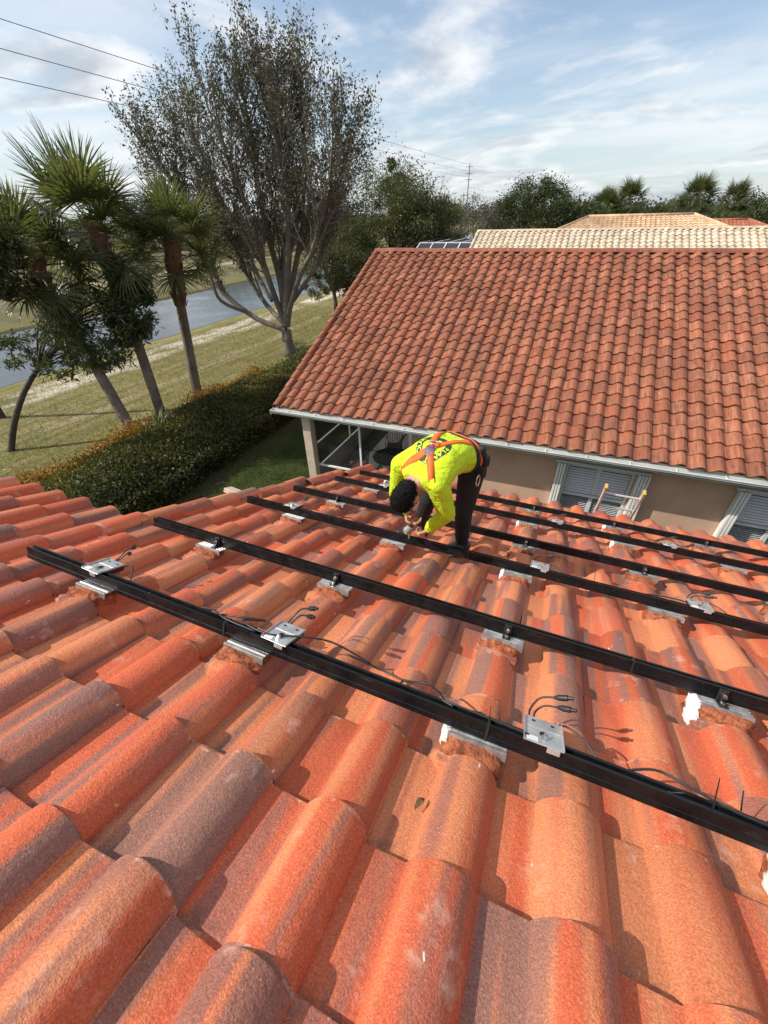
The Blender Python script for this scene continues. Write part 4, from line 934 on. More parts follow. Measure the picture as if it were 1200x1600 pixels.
# ------------------------------------------------------------------ hedge and bedding plants
def build_hedge():
    e = empty('hedge', (-10.9, 12, 0), label='long dense dark green clipped hedge running beside the lawn', cat='hedge')
    r = np.random.default_rng(8); xa, xb, ya, yb, H = -12.45, -9.25, 1.5, 23.5, 1.05
    def top(x, y): return H*(0.92+0.10*np.sin(x*2.1+y*.7)+0.07*np.sin(y*1.9+x)+.05*np.sin(y*4.3+1.3*x))*(1-0.45*np.clip(np.abs((x-(xa+xb)/2)/((xb-xa)/2)), 0, 1)**4)
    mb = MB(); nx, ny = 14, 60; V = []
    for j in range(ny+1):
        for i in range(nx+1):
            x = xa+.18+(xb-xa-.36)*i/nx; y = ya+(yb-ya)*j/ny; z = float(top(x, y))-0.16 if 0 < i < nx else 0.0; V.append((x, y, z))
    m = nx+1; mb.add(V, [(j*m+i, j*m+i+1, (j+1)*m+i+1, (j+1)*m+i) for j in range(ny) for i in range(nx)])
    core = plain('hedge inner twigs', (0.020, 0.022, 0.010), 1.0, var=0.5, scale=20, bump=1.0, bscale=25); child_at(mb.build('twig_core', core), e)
    n = 62000; x = r.uniform(xa, xb, n); y = r.uniform(ya, yb, n); z = top(x, y)+r.normal(-.03, .05, n)
    n2 = 26000; ys = r.uniform(ya, yb, n2); zs = r.uniform(.05, .95, n2); xs = np.where(r.random(n2) < .72, xb, xa)+r.normal(0, .09, n2)+0.06*np.sin(ys*3)
    P = np.vstack([np.c_[x, y, z], np.c_[xs, ys, zs*H*.75]])
    sh = np.sin(P[:, 1]*1.3+P[:, 0]*2)*.08+.09*np.sin(P[:, 1]*.55+1.7*np.sin(P[:, 0]*1.1))-.10*np.clip((P[:, 0]+10.2)*1.2, -1, 1); ti = np.clip(0.42+sh+r.normal(0, .2, len(P)), 0, 1)
    o = leaf_obj('foliage', P, 0.085, L_hedge, None, 0.6, 0.6, seed=6, tint=ti); child_at(o, e)
    # yellow-orange croton edge on the lawn side
    c = empty('croton_border', (-12.9, 8, 0), label='low orange-yellow shrubs edging the lawn side of the hedge', cat='shrub')
    n = 9000; y = r.uniform(4.2, 15.5, n); k = 0.5+.5*np.sin(y*1.7); P = np.c_[-12.75+r.normal(0, .22, n), y, np.clip(r.normal(.62, .14, n), .1, 1.05)*(0.75+.35*k)]
    o = leaf_obj('foliage', P, 0.10, L_croton, None, 0.4, 0.8, seed=9); child_at(o, c)
    for q, (px, py, sc, lab) in enumerate([(247, 662, 1.0, 'silvery strap-leaved plant at the foot of the middle palm'), (282, 655, .8, 'silvery strap-leaved plant between the middle and right palms')]):
        b = at_z(px, py, 0.75); pl = empty('bromeliad', b, (0, 0, 0), lab, 'plant'); P = np.repeat([[b.x, b.y, b.z-.1]], 40, 0); V, F = leaves(P, .55*sc, .16, None, .6, .06, seed=q+30)
        child_at(link('leaves', npmesh('leaves', V, F, L_silver, r.random(len(F))), None), pl)
build_hedge()

# ------------------------------------------------------------------ leafy trees
def clump_tree(name, label, base, blobs, nleaf, lsize, mat, seed, trunk_r=.16, nclump=60, bark=None, group=None, asp=.5, sig=.16, limbs=True, core=True, cat='tree', fork=None, bend=None):
    """blobs: (centre offset xyz, radii xyz, weight). Leaves gather in clumps near the blob surfaces; limbs run to the clumps"""
    r = np.random.default_rng(seed); base = Vector(base); e = empty(name, base, (0, 0, 0), label, cat, group); C = []; Wt = []
    for (c, rd, w) in blobs:
        k = max(4, int(nclump*w)); u = r.normal(size=(k, 3)); u /= np.linalg.norm(u, axis=1)[:, None]; rr = r.uniform(.35, 1.0, k)**.45
        C.append(np.array(base)+np.array(c)+u*np.array(rd)*rr[:, None]); Wt += [np.mean(rd)]*k
    C = np.vstack(C); Wt = np.array(Wt); per = nleaf//len(C); P = []; T = []
    for c, w in zip(C, Wt):
        s = sig*w*r.uniform(.6, 1.5); P.append(c+r.normal(size=(per, 3))*np.array([s, s, s*.75])); T.append(np.full(per, r.normal(.5, .17)))
    P = np.vstack(P); T = np.concatenate(T); P[:, 2] = np.maximum(P[:, 2], 0.05)
    child_at(leaf_obj('crown', P, lsize, mat, None, asp, 0.0, seed=seed+1, tint=T), e)
    g = Grow(seed); fk = base+Vector(fork if fork else (0, 0, max(.8, float(C[:, 2].mean()-base.z)*.45)))
    tp = spline([base-Vector((0, 0, .2))]+([base+Vector(q) for q in bend] if bend else [base.lerp(fk, .5)+Vector((.05, .03, 0))])+[fk], 3); g.mb.tube(tp, [trunk_r*(1.2-.4*i/(len(tp)-1)) for i in range(len(tp))], 9)
    if limbs:
        for c in C[r.permutation(len(C))[:min(26, len(C))]]:
            c = Vector(c); mid = fk.lerp(c, .5)+Vector((0, 0, .12*(c-fk).length)); L = spline([fk, mid, c], 4); g.mb.tube(L, [max(.01, trunk_r*.5*(1-.9*i/(len(L)-1))) for i in range(len(L))], 5, caps=False)
    child_at(g.mb.build('trunk', bark or B_dark, None, True), e)
    return e

def left_trees():
    # leaning small tree with long dark leaves in front of the leftmost palm
    b = at_z(4, 694, 0.3); b.z = 0
    tb = Vector(b)
    def O(px, py, y): return tuple(at_y(px, py, y)-tb)
    clump_tree('leaning_tree', 'small leaning tree with long dark leaves before the leftmost palm', tb,
               [(O(150, 500, 9.6), (1.7, 1.5, .9), .55), (O(205, 480, 10.2), (0.8, .9, 1.1), .25), (O(60, 545, 8.9), (1.5, 1.2, .45), .16), (O(205, 440, 10.4), (.7, .7, .8), .14), (O(130, 565, 9.3), (1.5, 1.2, .35), .2)], 12000, .20, L_dark, 41, .09, 150, B_dark, None, .22, .115, fork=O(60, 575, 8.5), bend=[O(22, 662, 7.2), O(38, 612, 7.8)])
    clump_tree('leafy_tree', 'green leafy tree filling the left edge of the picture below the palms', (-16.8, 4.3, 0),
               [(tuple(at_y(-12, 400, 7.4)-Vector((-16.8, 4.3, 0))), (.6, .65, .55), .4), (tuple(at_y(28, 440, 7.8)-Vector((-16.8, 4.3, 0))), (.55, .6, .5), .3), (tuple(at_y(-45, 340, 7.2)-Vector((-16.8, 4.3, 0))), (.8, .8, .8), .3)], 6000, .13, L_mid, 42, .15, 70, B_dark, None, .4, .18)
    # a few bare twigs of a tree standing outside the frame
    e = empty('bare_twig_tree', (-19.5, 9.5, 0), (0, 0, 0), 'thin bare-twigged tree at the upper left edge, mostly out of frame', 'tree'); g = Grow(77)
    base = Vector((-20.6, 8.6, 0)); g.mb.tube([base, base+Vector((.1, 0, 3)), base+Vector((0.1, .1, 5.2))], [.14, .11, .09], 8, caps=False)
    for k in range(5): g.branch(base+Vector((.1, .1, 4.6+.2*k)), Vector((.35+.1*k, .35, 1.0)), 1.5, .05, 1, 3, .2, .04, (2, 3), .5, 2, .2, .66, .1)
    child_at(g.mb.build('trunk', B_dark, None, True), e); P = np.array([tuple(p) for p in g.leaf]); child_at(leaf_obj('crown', P, .09, L_dark, None, .5, seed=3), e)
left_trees()

def mid_trees():
    clump_tree('willow_tree', 'loose green tree on the canal bank just left of the tiled roof corner', (-16.6, 30.2, 0), [((0.2, 0, 5.0), (3.0, 2.6, 2.8), .6), ((1.6, .2, 2.7), (2.3, 1.9, 1.7), .4), ((-1.2, -.2, 2.4), (1.3, 1.3, 1.0), .15)], 26000, .15, L_mid, 51, .16, 90, B_grey, None, .35, .14)
    clump_tree('olive_tree', 'dense olive green tree directly behind the left end of the tiled roof', (-13.6, 33.5, 0), [((0, 0, 5.6), (3.8, 2.8, 3.5), .7), ((2.4, -.3, 4.8), (2.4, 2, 2.6), .35), ((-2, 0, 3.2), (2.2, 2, 2.2), .3)], 36000, .17, L_mid, 52, .2, 130, B_dark, None, .35, .13)
    clump_tree('pointed_tree', 'narrow dark tree with a pointed top behind the olive tree', (-14.4, 37, 0), [((0, 0, 6.3), (1.6, 1.6, 2.6), .6), ((.1, 0, 8.6), (.6, .6, 1.4), .2)], 8000, .18, L_dark, 53, .2, 50, B_dark, None, .4, .14)
    clump_tree('olive_tree', 'olive green tree left of the screen enclosure', (-11.0, 36.5, 0), [((0, 0, 5.2), (2.4, 2.2, 2.6), 1.0)], 14000, .17, L_mid, 54, .2, 80, B_dark, None, .4, .13)
    # leafless pale tree
    e = empty('bare_tree', (-13.2, 42, 0), (0, 0, 0), 'pale leafless tree with fine upright twigs above the screen enclosure', 'tree'); g = Grow(61); b = Vector((-13.2, 42, 0))
    g.mb.tube([b, b+Vector((.1, 0, 3.2)), b+Vector((.3, 0, 5.2))], [.16, .12, .1], 8, caps=False)
    for k in range(8): g.branch(b+Vector((.2, 0, 3.6+.24*k)), Vector((math.cos(k*2.4)*.75, math.sin(k*2.4)*.75, .9)), 2.0, .055, 1, 4, .15, .08, (2, 3), .48, 9, .2, .66, .1)
    child_at(g.mb.build('trunk', B_twig, None, True), e)
    palm([(-12.4, 45, 0), (-12.4, 45, 3), (-12.3, 45, 5.4)], 'shaggy palm beside the pale leafless tree', .17, 26, 9, False, 1.05, group='far palms')
    clump_tree('brush_tree', 'grey-brown twiggy bush tree in front of the round dark tree', (-11.2, 53, 0), [((0, 0, 4.4), (3.3, 3, 3.2), .7), ((2.6, 0, 3.4), (2.6, 2.4, 2.6), .4), ((-2.6, 0, 3.2), (2, 2, 2.2), .3)], 22000, .17, L_brown, 55, .2, 130, B_twig, None, .3, .13)
    clump_tree('round_tree', 'large rounded dark green tree above the pale roof’s left end', (-5.6, 57, 0), [((0, 0, 5.6), (4.2, 3.8, 3.4), .8), ((-2.8, 0, 5.0), (2.6, 2.6, 2.8), .35), ((2.6, 0, 4.6), (2.0, 2.2, 2.4), .3)], 42000, .20, L_dark, 56, .3, 220, B_dark, None, .5, .11)
    clump_tree('round_tree', 'low dark tree just right of the large rounded tree', (-0.6, 66, 0), [((0, 0, 4.6), (3.2, 3, 2.4), 1)], 12000, .22, L_dark, 57, .25, 80, B_dark, None, .5, .13)
    clump_tree('round_tree', 'low dark shrubby tree in front of the dull red left roof', (-2.0, 57.2, 0), [((0, 0, 3.6), (1.9, 1.7, 1.6), 1)], 8000, .18, L_mid, 58, .2, 60, B_dark, None, .5, .13)
mid_trees()

def far_trees():
    k = 0
    spec = [(1.2, 78, 7.6, 'left one of the two palms above the tan hip roof'), (4.0, 78, 8.0, 'right one of the two palms above the tan hip roof'), (11.6, 77, 8.2, 'big shaggy palm second from the right edge on the skyline'), (15.4, 75, 7.6, 'shaggy palm at the right edge on the skyline'),
            (-9.5, 82, 6.6, 'small palm on the skyline above the left of the tan hip roof')]
    for x, y, h, lab in spec:
        k += 1; palm([(x, y, 0), (x+.1, y, h*.5), (x+.25, y, h-1.0)], lab, .2, 40, 30+k, False, 1.25 if h > 7.7 else 1.05, group='far palms')
    specs = [(-7, 90, 6.6, 4, 'far low tree on the skyline above the dull red left roof'), (-1.5, 92, 6.4, 4.5, 'far low tree on the skyline above the tan hip roof’s middle'), (8, 90, 6.8, 4, 'far green tree on the skyline between the palm pairs'), (20, 86, 7.4, 4.5, 'far green tree on the skyline at the right edge'), (27, 88, 7.0, 5, 'far tree on the skyline beyond the right edge'), (3.2, 96, 7.2, 4.5, 'far dark tree behind the two palms'), (13.5, 96, 7.6, 5, 'far dark tree behind the shaggy right palms')]
    for q, (x, y, h, rr, lab) in enumerate(specs):
        clump_tree('skyline_tree', lab, (x, y, 0), [((0, 0, h*.58), (rr, 3, h*.42), 1)], 6500, .30, [L_mid, L_dark][q % 2], 70+q, .25, 60, B_dark, 'skyline trees', .5, .13, limbs=False)
    # far-off woods that read as one mass
    r = np.random.default_rng(91)
    def mass(name, label, pts, n, size, mat, seed):
        P = []; T = []; rr = np.random.default_rng(seed)
        for (x, y, h, rx, ry) in pts:
            k = n//len(pts); nc = 26; C = np.c_[x+rr.normal(0, rx*.45, nc), y+rr.normal(0, ry*.45, nc), rr.uniform(.15, .85, nc)**.8*h]
            i = rr.integers(0, nc, k); P.append(C[i]+rr.normal(size=(k, 3))*np.array([rx*.20, ry*.20, h*.10])); T.append(rr.normal(.45, .15, nc)[i])
        P = np.vstack(P); P[:, 2] = np.abs(P[:, 2]); tag(leaf_obj(name, P, size, mat, None, .6, seed=seed, tint=np.concatenate(T)), label, 'woods', kind='stuff')
    mass('far_woods', 'far dark tree line across the field beyond the canal', [(-98-rr_*3, 30+6.5*q, 6.6+rr_, 6, 5) for q, rr_ in zip(range(26), r.uniform(-1, 1.2, 26))], 46000, .55, L_dark, 101)
    mass('far_woods', 'brushy far bank thicket behind the big tree', [(-62-6*rr_, 74+7*q, 5.5+1.6*rr_, 7, 5) for q, rr_ in zip(range(14), r.uniform(-1, 1.2, 14))], 26000, .42, L_mid, 102)
    mass('far_woods', 'farthest woods along the skyline behind the houses', [(-40+9*q, 118+6*rr_, 7.2+1.2*rr_, 7, 5) for q, rr_ in zip(range(16), r.uniform(-1, 1, 16))], 26000, .55, L_dark, 103)
far_trees()

def build_powerline():
    px = -45.0
    e = empty('power_pole', (px, 192, 0), label='tall wooden power pole with crossarms rising over the distant trees', cat='pole')
    def pole(y, e):
        mb = MB(); mb.tube([(px, y, -.5), (px, y, 20.3)], [.22, .14], 8); child_at(mb.build('shaft', M['wood_pole']), e)
        for z in (19.3, 17.4, 15.6):
            mb = MB(); mb.box((px, y-.15, z), (2.6, .14, .16)); child_at(mb.build('crossarm', M['wood_pole']), e)
    pole(192, e)
    e2 = empty('power_pole', (-52, 215, 0), label='short distant pole with a crossarm left of the tall pole', cat='pole')
    mb = MB(); mb.tube([(-52, 215, 0), (-52, 215, 12.5)], .16, 6); child_at(mb.build('shaft', M['wood_pole']), e2); mb = MB(); mb.box((-52, 214.8, 11.6), (3.4, .15, .18)); child_at(mb.build('crossarm', M['wood_pole']), e2)
    labs = ['uppermost of the overhead power wires', 'middle of the three overhead power wires', 'lowest of the overhead power wires']
    for k, (z, zn) in enumerate(((19.3, 18.9), (17.4, 17.1), (15.6, 15.3))):
        mb = MB(); P = []
        for q in range(41):
            t = q/40; y = 192-t*240; P.append((px-1.1+.9*k*0.3, y, z+.8+(zn+.6-z)*t-4*0.9*t*(1-t)))
        mb.tube(P, 0.030, 4); o = mb.build('power_wire', M['wire']); tag(o, labs[k], 'wire', 'overhead wires')
build_powerline()

def grass_blades():
    r = np.random.default_rng(55); mat = leaf_mat('grass blade', (0.040, 0.060, 0.014), (0.085, 0.105, 0.030), (0.18, 0.165, 0.065), .3, .6)
    n = 70000; x = r.uniform(-9.2, -4.6, n); y = r.uniform(4.5, 15, n); P = np.c_[x, y, np.zeros(n)]
    V, F = leaves(P, .075, .10, None, 1.6, .02, seed=12); tag(link('lawn_grass', npmesh('lawn_grass', V, F, mat, np.clip(r.normal(.4, .2, n), 0, 1))), 'short green grass between the hedge and the porch', 'grass', kind='stuff')
    n = 60000; x = r.uniform(-23.5, -12.6, n); y = r.uniform(5, 34, n); P = np.c_[x, y, np.zeros(n)]
    mat2 = leaf_mat('dry grass blade', (0.11, 0.115, 0.036), (0.21, 0.18, 0.075), (0.32, 0.27, 0.13), .3, .7)
    V, F = leaves(P, .11, .14, None, 1.2, .02, seed=13); tag(link('dry_grass', npmesh('dry_grass', V, F, mat2, np.clip(r.normal(.5, .25, n), 0, 1))), 'dry yellowish grass on the canal-side lawn', 'grass', kind='stuff')
grass_blades()

# ------------------------------------------------------------------ the worker
def build_worker():
    C0 = Vector((0, 0, ZC))
    def w(x, y, z): return Vector((x, y, z))+C0
    shirt_m, t, b = newmat('hi-vis jersey'); tc = t.new('ShaderNodeTexCoord').outputs['Object']
    fold = t.noise(t.vm('MULTIPLY', tc, (1, 1, 1)), 9, 4, 0.6, 1.2); n2 = t.noise(tc, 260, 2, .5)
    k = t.step(fold, .35, .65, .92, 1.05); t.put(b.inputs['Base Color'], t.mix(1.0, (0.52, 0.72, 0.012), t.comb(k, k, k), 'MULTIPLY')); b.inputs['Roughness'].default_value = .8
    t.put(b.inputs['Normal'], t.bump(t.m('ADD', t.m('ADD', fold, t.m('MULTIPLY', t.noise(tc, 16, 2, .5, 1.5), .22)), t.m('MULTIPLY', n2, .02)), .62, .05))
    pants_m = plain('black work trousers', (0.010, 0.010, 0.012), .85, var=.3, scale=14, bump=.8, bscale=14)
    skin_m = plain('skin', (0.42, 0.21, 0.13), .55, var=.08, scale=20)
    hair_m = plain('short dark hair', (0.007, 0.006, 0.005), .75, var=.6, scale=90, bump=1.0, bscale=160, spec=.25)
    shoe_m = plain('black shoe upper', (0.02, 0.02, 0.022), .6, var=.3); sole_m = plain('white sole', (0.62, 0.60, 0.56), .6)
    strap_m = plain('orange webbing', (0.78, 0.13, 0.015), .7, var=.12, scale=60); blk = plain('black webbing', (0.013, 0.013, 0.014), .75)
    purple = plain('strap keeper', (0.16, 0.10, 0.15), .6)
    e = empty('person', w(-.62, 2.6, -2.28), (0, 0, 0), 'worker in a hi-vis yellow long-sleeved shirt, black trousers and orange harness bending over a rail', 'person')

    def capsule(mb, a, b, ra, rb, n=14):
        a, b = Vector(a), Vector(b); d = (b-a); L = d.length; d = d/L if L > 1e-6 else Vector((0, 0, 1)); pts, rs = [], []
        for q in range(6): th = math.pi/2*(1-q/6); pts.append(a-d*ra*math.sin(th)); rs.append(max(1e-4, ra*math.cos(th)))
        pts.append(a); rs.append(ra); pts.append(b); rs.append(rb)
        for q in range(1, 7): th = math.pi/2*q/6; pts.append(b+d*rb*math.sin(th)); rs.append(max(1e-4, rb*math.cos(th)))
        mb.tube(pts, rs, n)
    def chain(mb, pts, rs, n=14):
        for i in range(len(pts)-1): capsule(mb, pts[i], pts[i+1], rs[i], rs[i+1], n)
    def ell(mb, c, r, rot=None):
        bm = bmesh.new(); bmesh.ops.create_icosphere(bm, subdivisions=3, radius=1); vs = []
        for v in bm.verts:
            p = Vector((v.co.x*r[0], v.co.y*r[1], v.co.z*r[2])); vs.append((rot @ p if rot else p)+Vector(c))
        bm.verts.index_update(); mb.add(vs, [[v.index for v in f.verts] for f in bm.faces]); bm.free()
    def fuse(mb, name, mats, vox=.010, sm=6, parent=None):
        me0 = mb.mesh(name+'_raw', mats); o = bpy.data.objects.new(name+'_raw', me0); COL.objects.link(o)
        m = o.modifiers.new('r', 'REMESH'); m.mode = 'VOXEL'; m.voxel_size = vox; s = o.modifiers.new('s', 'SMOOTH'); s.factor = .5; s.iterations = sm
        dg = bpy.context.evaluated_depsgraph_get(); me = bpy.data.meshes.new_from_object(o.evaluated_get(dg)); bpy.data.objects.remove(o); bpy.data.meshes.remove(me0)
        me.name = name; me.materials.clear()
        for q in (mats if isinstance(mats, (list, tuple)) else [mats]): me.materials.append(q)
        me.polygons.foreach_set('use_smooth', [True]*len(me.polygons)); me.polygons.foreach_set('material_index', [0]*len(me.polygons)); me.update()
        ob = link(name, me); child_at(ob, parent or e); return ob
    f = Vector((-.42, -.907, 0)).normalized(); l = Vector((-f.y, f.x, 0)); up = Vector((0, 0, 1))
    hip = w(-.495, 2.585, -1.405); waist = w(-.54, 2.455, -1.325); chest = w(-.615, 2.275, -1.295); neckb = w(-.68, 2.125, -1.385); head = w(-.708, 2.075, -1.435)
    hL, hR = hip+l*.095, hip-l*.095
    kL, kR = w(-.425, 2.46, -1.80), w(-.735, 2.59, -1.84); aL, aR = w(-.425, 2.52, -2.135), w(-.84, 2.68, -2.24)
    sL, sR = w(-.545, 2.115, -1.375), w(-.835, 2.25, -1.365); eL, wL, dL = w(-.480, 2.15, -1.61), w(-.605, 2.18, -1.795), w(-.665, 2.20, -1.880)
    eR, wR, dR = w(-.872, 2.25, -1.605), w(-.785, 2.215, -1.715), w(-.742, 2.215, -1.765)
    # body: one continuous figure
    mb = MB()
    for q in (-.05, 0, .05): chain(mb, [hip+l*q, waist+l*q, chest+l*q, neckb+l*q*.6], [.09, .085, .09, .055])
    chain(mb, [chest+l*.08, sL], [.06, .05]); chain(mb, [chest-l*.08, sR], [.06, .05])
    chain(mb, [hL, kL, aL], [.075, .05, .036]); chain(mb, [hR, kR, aR], [.075, .05, .036])
    chain(mb, [sL, eL, wL], [.046, .036, .026]); chain(mb, [sR, eR, wR], [.046, .036, .026])
    chain(mb, [neckb, neckb.lerp(head, .55), head], [.058, .055, .06])
    hd = (head-neckb).normalized(); hx = l.copy(); face = hd.cross(hx).normalized()         # face looks down
    if face.z > 0: face = -face
    HR = Matrix((hx, face, hd)).transposed(); hc = head+hd*.045
    ell(mb, hc, (.074, .094, .108), HR); ell(mb, hc+face*.045-hd*.055, (.050, .052, .060), HR)
    ell(mb, hc+face*.098-hd*.012, (.012, .016, .022), HR)                                     # nose
    for sx in (-1, 1): ell(mb, hc+hx*sx*.076-hd*.012, (.010, .020, .030), HR); ell(mb, hc+hx*sx*.030+face*.078+hd*.012, (.013, .010, .009), HR)
    ell(mb, hc+face*.090-hd*.052, (.024, .008, .007), HR)
    def hand(mb, wr, pd, side, curl, thumb):
        """palm from the wrist along pd; five fingers curling"""
        pd = pd.normalized(); s = (side-pd*side.dot(pd)).normalized(); nrm = pd.cross(s).normalized()
        if nrm.dot(curl) < 0: nrm = -nrm
        for q in (-.024, -.008, .008, .024): capsule(mb, wr+s*q*.7, wr+pd*.078+s*q, .016, .0135, 8)
        for q, ln in ((-.030, .062), (-.010, .072), (.010, .068), (.030, .054)):
            a = wr+pd*.080+s*q; p1 = a+(pd*.80+nrm*.6).normalized()*ln*.42; p2 = p1+(pd*.25+nrm).normalized()*ln*.34; p3 = p2+(nrm*.8-pd*.45).normalized()*ln*.28
            chain(mb, [a, p1, p2, p3], [.0095, .009, .0082, .0072], 8)
        t0 = wr+pd*.025+s*.030*thumb; t1 = t0+(s*thumb*.75+pd*.6+nrm*.3).normalized()*.034; t2 = t1+(pd*.75+nrm*.75).normalized()*.030
        chain(mb, [t0, t1, t2], [.0125, .0105, .009], 8)
    hand(mb, wL, (dL-wL), f, Vector((-.4, .3, -.5)), 1); hand(mb, wR, (dR-wR), f, Vector((.6, -.1, -.4)), 1)
    fuse(mb, 'body', skin_m, .0062, 3)
    # hair cap
    mb = MB(); ell(mb, hc-face*.016+hd*.008, (.078, .088, .104), HR); ell(mb, hc-face*.045-hd*.030, (.064, .054, .070), HR); ell(mb, hc-face*.005+hd*.048, (.066, .076, .064), HR); hair = fuse(mb, 'hair', hair_m, .007, 2)
    r = np.random.default_rng(3); me = hair.data; co = np.empty(len(me.vertices)*3); me.vertices.foreach_get('co', co); co = co.reshape(-1, 3); nn_ = np.empty(co.size); me.vertices.foreach_get('normal', nn_); co += nn_.reshape(-1, 3)*(r.normal(0, .0030, (len(co), 1))+.003*np.sin(co[:, :1]*310+co[:, 1:2]*270)*np.sin(co[:, 2:]*290+co[:, 1:2]*110)); me.vertices.foreach_set('co', co.ravel()); me.update()
    hv = [v for v in hair.data.vertices]; pick = r.integers(0, len(hv), 5200); HP = np.array([tuple(hv[i].co) for i in pick])+r.normal(0, .002, (5200, 3)); HN = np.array([tuple(hv[i].normal) for i in pick])
    V, F = leaves(HP, .011, .16, HN*1.4+np.array(hd)*.5, 0, .05, seed=21); st_ = link('hair_strands', npmesh('hair_strands', V, F, hair_m)); st_['kind'] = 'stuff'; child_at(st_, e)
    # shirt
    mb = MB()
    for q in (-.062, 0, .062): chain(mb, [hip.lerp(waist, .25)+l*q*1.12+up*.015, waist+l*q*1.05+up*.008, waist.lerp(chest, .5)+l*q*1.15+up*.012, chest+l*q*1.25, neckb.lerp(chest, .25)+l*q*1.15], [.116, .114, .116, .110, .078])
    chain(mb, [chest+l*.10, sL], [.09, .074]); chain(mb, [chest-l*.10, sR], [.09, .074])
    chain(mb, [sL, sL.lerp(eL, .5), eL, eL.lerp(wL, .5), wL.lerp(eL, .06)], [.076, .067, .057, .050, .038])
    chain(mb, [sR, sR.lerp(eR, .5), eR, eR.lerp(wR, .5), wR.lerp(eR, .10)], [.074, .064, .055, .049, .038])
    # soft pull folds on the near sleeve
    for q in range(6):
        t_ = .12+.14*q; p = sL.lerp(eL, t_) if t_ < 1 else eL; d = (eL-sL).normalized(); u = d.cross(f).normalized(); rr = .074-.016*t_
        mb.tube([p+(f*math.cos(a)+u*math.sin(a))*(rr*.96)+d*.02*math.sin(2*a+q) for a in [2.2*math.pi*k2/12 for k2 in range(8)]], .010, 6)
    for q in range(5):
        t_ = .1+.17*q; p = eL.lerp(wL, t_); d = (wL-eL).normalized(); u = d.cross(f).normalized(); rr = .055-.014*t_
        mb.tube([p+(f*math.cos(a)+u*math.sin(a))*(rr*.97)+d*.014*math.sin(a*2+q*1.7) for a in [2*math.pi*k2/12 for k2 in range(9)]], .0085, 6)
    shirt = fuse(mb, 'shirt', shirt_m, .0085, 4)
    # trousers
    mb = MB(); ell(mb, hip+up*.0-f*.015, (.165, .125, .125), Matrix((l, f, up)).transposed()); chain(mb, [hip+up*.0, hip.lerp(waist, .45)], [.122, .112])
    for H, K, A in ((hL, kL, aL), (hR, kR, aR)):
        chain(mb, [H, H.lerp(K, .5), K, K.lerp(A, .5), A+up*.015], [.102, .085, .067, .058, .052])
        for q in range(4):
            p = K.lerp(A, .05+.24*q); d = (A-K).normalized(); u = d.cross(f).normalized(); mb.tube([p+(f*math.cos(a)+u*math.sin(a))*(.064-.003*q)+d*.02*math.sin(a*2+q) for a in [2*math.pi*k2/10 for k2 in range(9)]], .008, 6)
    fuse(mb, 'trousers', pants_m, .010, 4)
    # shoes
    nslope = RN
    for A, tw in ((aL, f*.9-l*.1), (aR, f*.8-l*.5)):
        fd = (tw-nslope*tw.dot(nslope)).normalized(); sd_ = nslope.cross(fd); g = A-nslope*(.085); R3 = Matrix((fd, sd_, nslope)).transposed()
        mb = MB(); chain(mb, [g+nslope*.052-fd*.05, g+nslope*.052+fd*.05, g+nslope*.040+fd*.165], [.044, .046, .036]); chain(mb, [g+nslope*.06-fd*.02, A], [.05, .046]); fuse(mb, 'shoe', shoe_m, .008, 3)
        mb = MB(); P = []; n = 18
        for k2 in range(n): a = 2*math.pi*k2/n; P.append((.062+.150*math.cos(a), (.050-.006*math.cos(a))*math.sin(a)))
        mb.extrude(P, g+nslope*.002, g+nslope*.026, fd, sd_); o = mb.build('shoe_sole', sole_m); child_at(o, e)
    # straps laid on the shirt
    bvh = BVHTree.FromPolygons([v.co for v in shirt.data.vertices], [list(p.vertices) for p in shirt.data.polygons])
    axd = (neckb-hip).normalized(); bn = axd.cross(l).normalized(); bn = bn if bn.z > 0 else -bn      # outward normal of the back
    def onback(u, v, off=.004):
        """u along l (his left), v along the spine from hip to neck, cast onto the back"""
        o = hip+axd*v+l*u+bn*.5; hit = bvh.ray_cast(o, -bn); 
        if hit[0] is None: h = bvh.find_nearest(hip+axd*v+l*u); return h[0]+h[1]*off
        return hit[0]+bn*off
    def strap(name, uv, width, mat, off=.006):
        P = []; 
        for i in range(len(uv)-1):
            for q in range(8): t_ = q/8; P.append((uv[i][0]+(uv[i+1][0]-uv[i][0])*t_, uv[i][1]+(uv[i+1][1]-uv[i][1])*t_))
        P.append(uv[-1]); V = []
        for i, p in enumerate(P):
            a, b2 = P[max(i-1, 0)], P[min(i+1, len(P)-1)]; d = Vector((b2[0]-a[0], b2[1]-a[1])); d = d.normalized() if d.length else Vector((0, 1)); s = Vector((-d.y, d.x))*width/2
            V += [onback(p[0]-s.x, p[1]-s.y, off), onback(p[0]+s.x, p[1]+s.y, off), onback(p[0]-s.x, p[1]-s.y, off-.005), onback(p[0]+s.x, p[1]+s.y, off-.005)]
        n = len(P); F = []
        for i in range(n-1): a, b2 = 4*i, 4*(i+1); F += [(a, a+1, b2+1, b2), (a, b2, b2+2, a+2), (a+1, a+3, b2+3, b2+1)]
        mb = MB(); mb.add(V, F); o = mb.build(name, mat, None, True); child_at(o, e); return o
    # logo: dark ring with lettering, half hidden by the straps
    RC = (0.0, .355); r0, r1 = .060, .112; dark_m = plain('shirt print', (0.02, 0.035, 0.022), .7)
    mb = MB(); n = 48; V = []
    for k2 in range(n):
        a = 2*math.pi*k2/n
        for rr in (r0+.014, (r0+r1)/2+.006, r1): V.append(onback(RC[0]+rr*math.cos(a)*1.05, RC[1]+rr*math.sin(a)*.95, .0022))
    mb.add(V, [(3*k2+j, 3*((k2+1) % n)+j, 3*((k2+1) % n)+j+1, 3*k2+j+1) for k2 in range(n) for j in range(2)]); logo = mb.build('shirt_print', dark_m, None, True); child_at(logo, e)
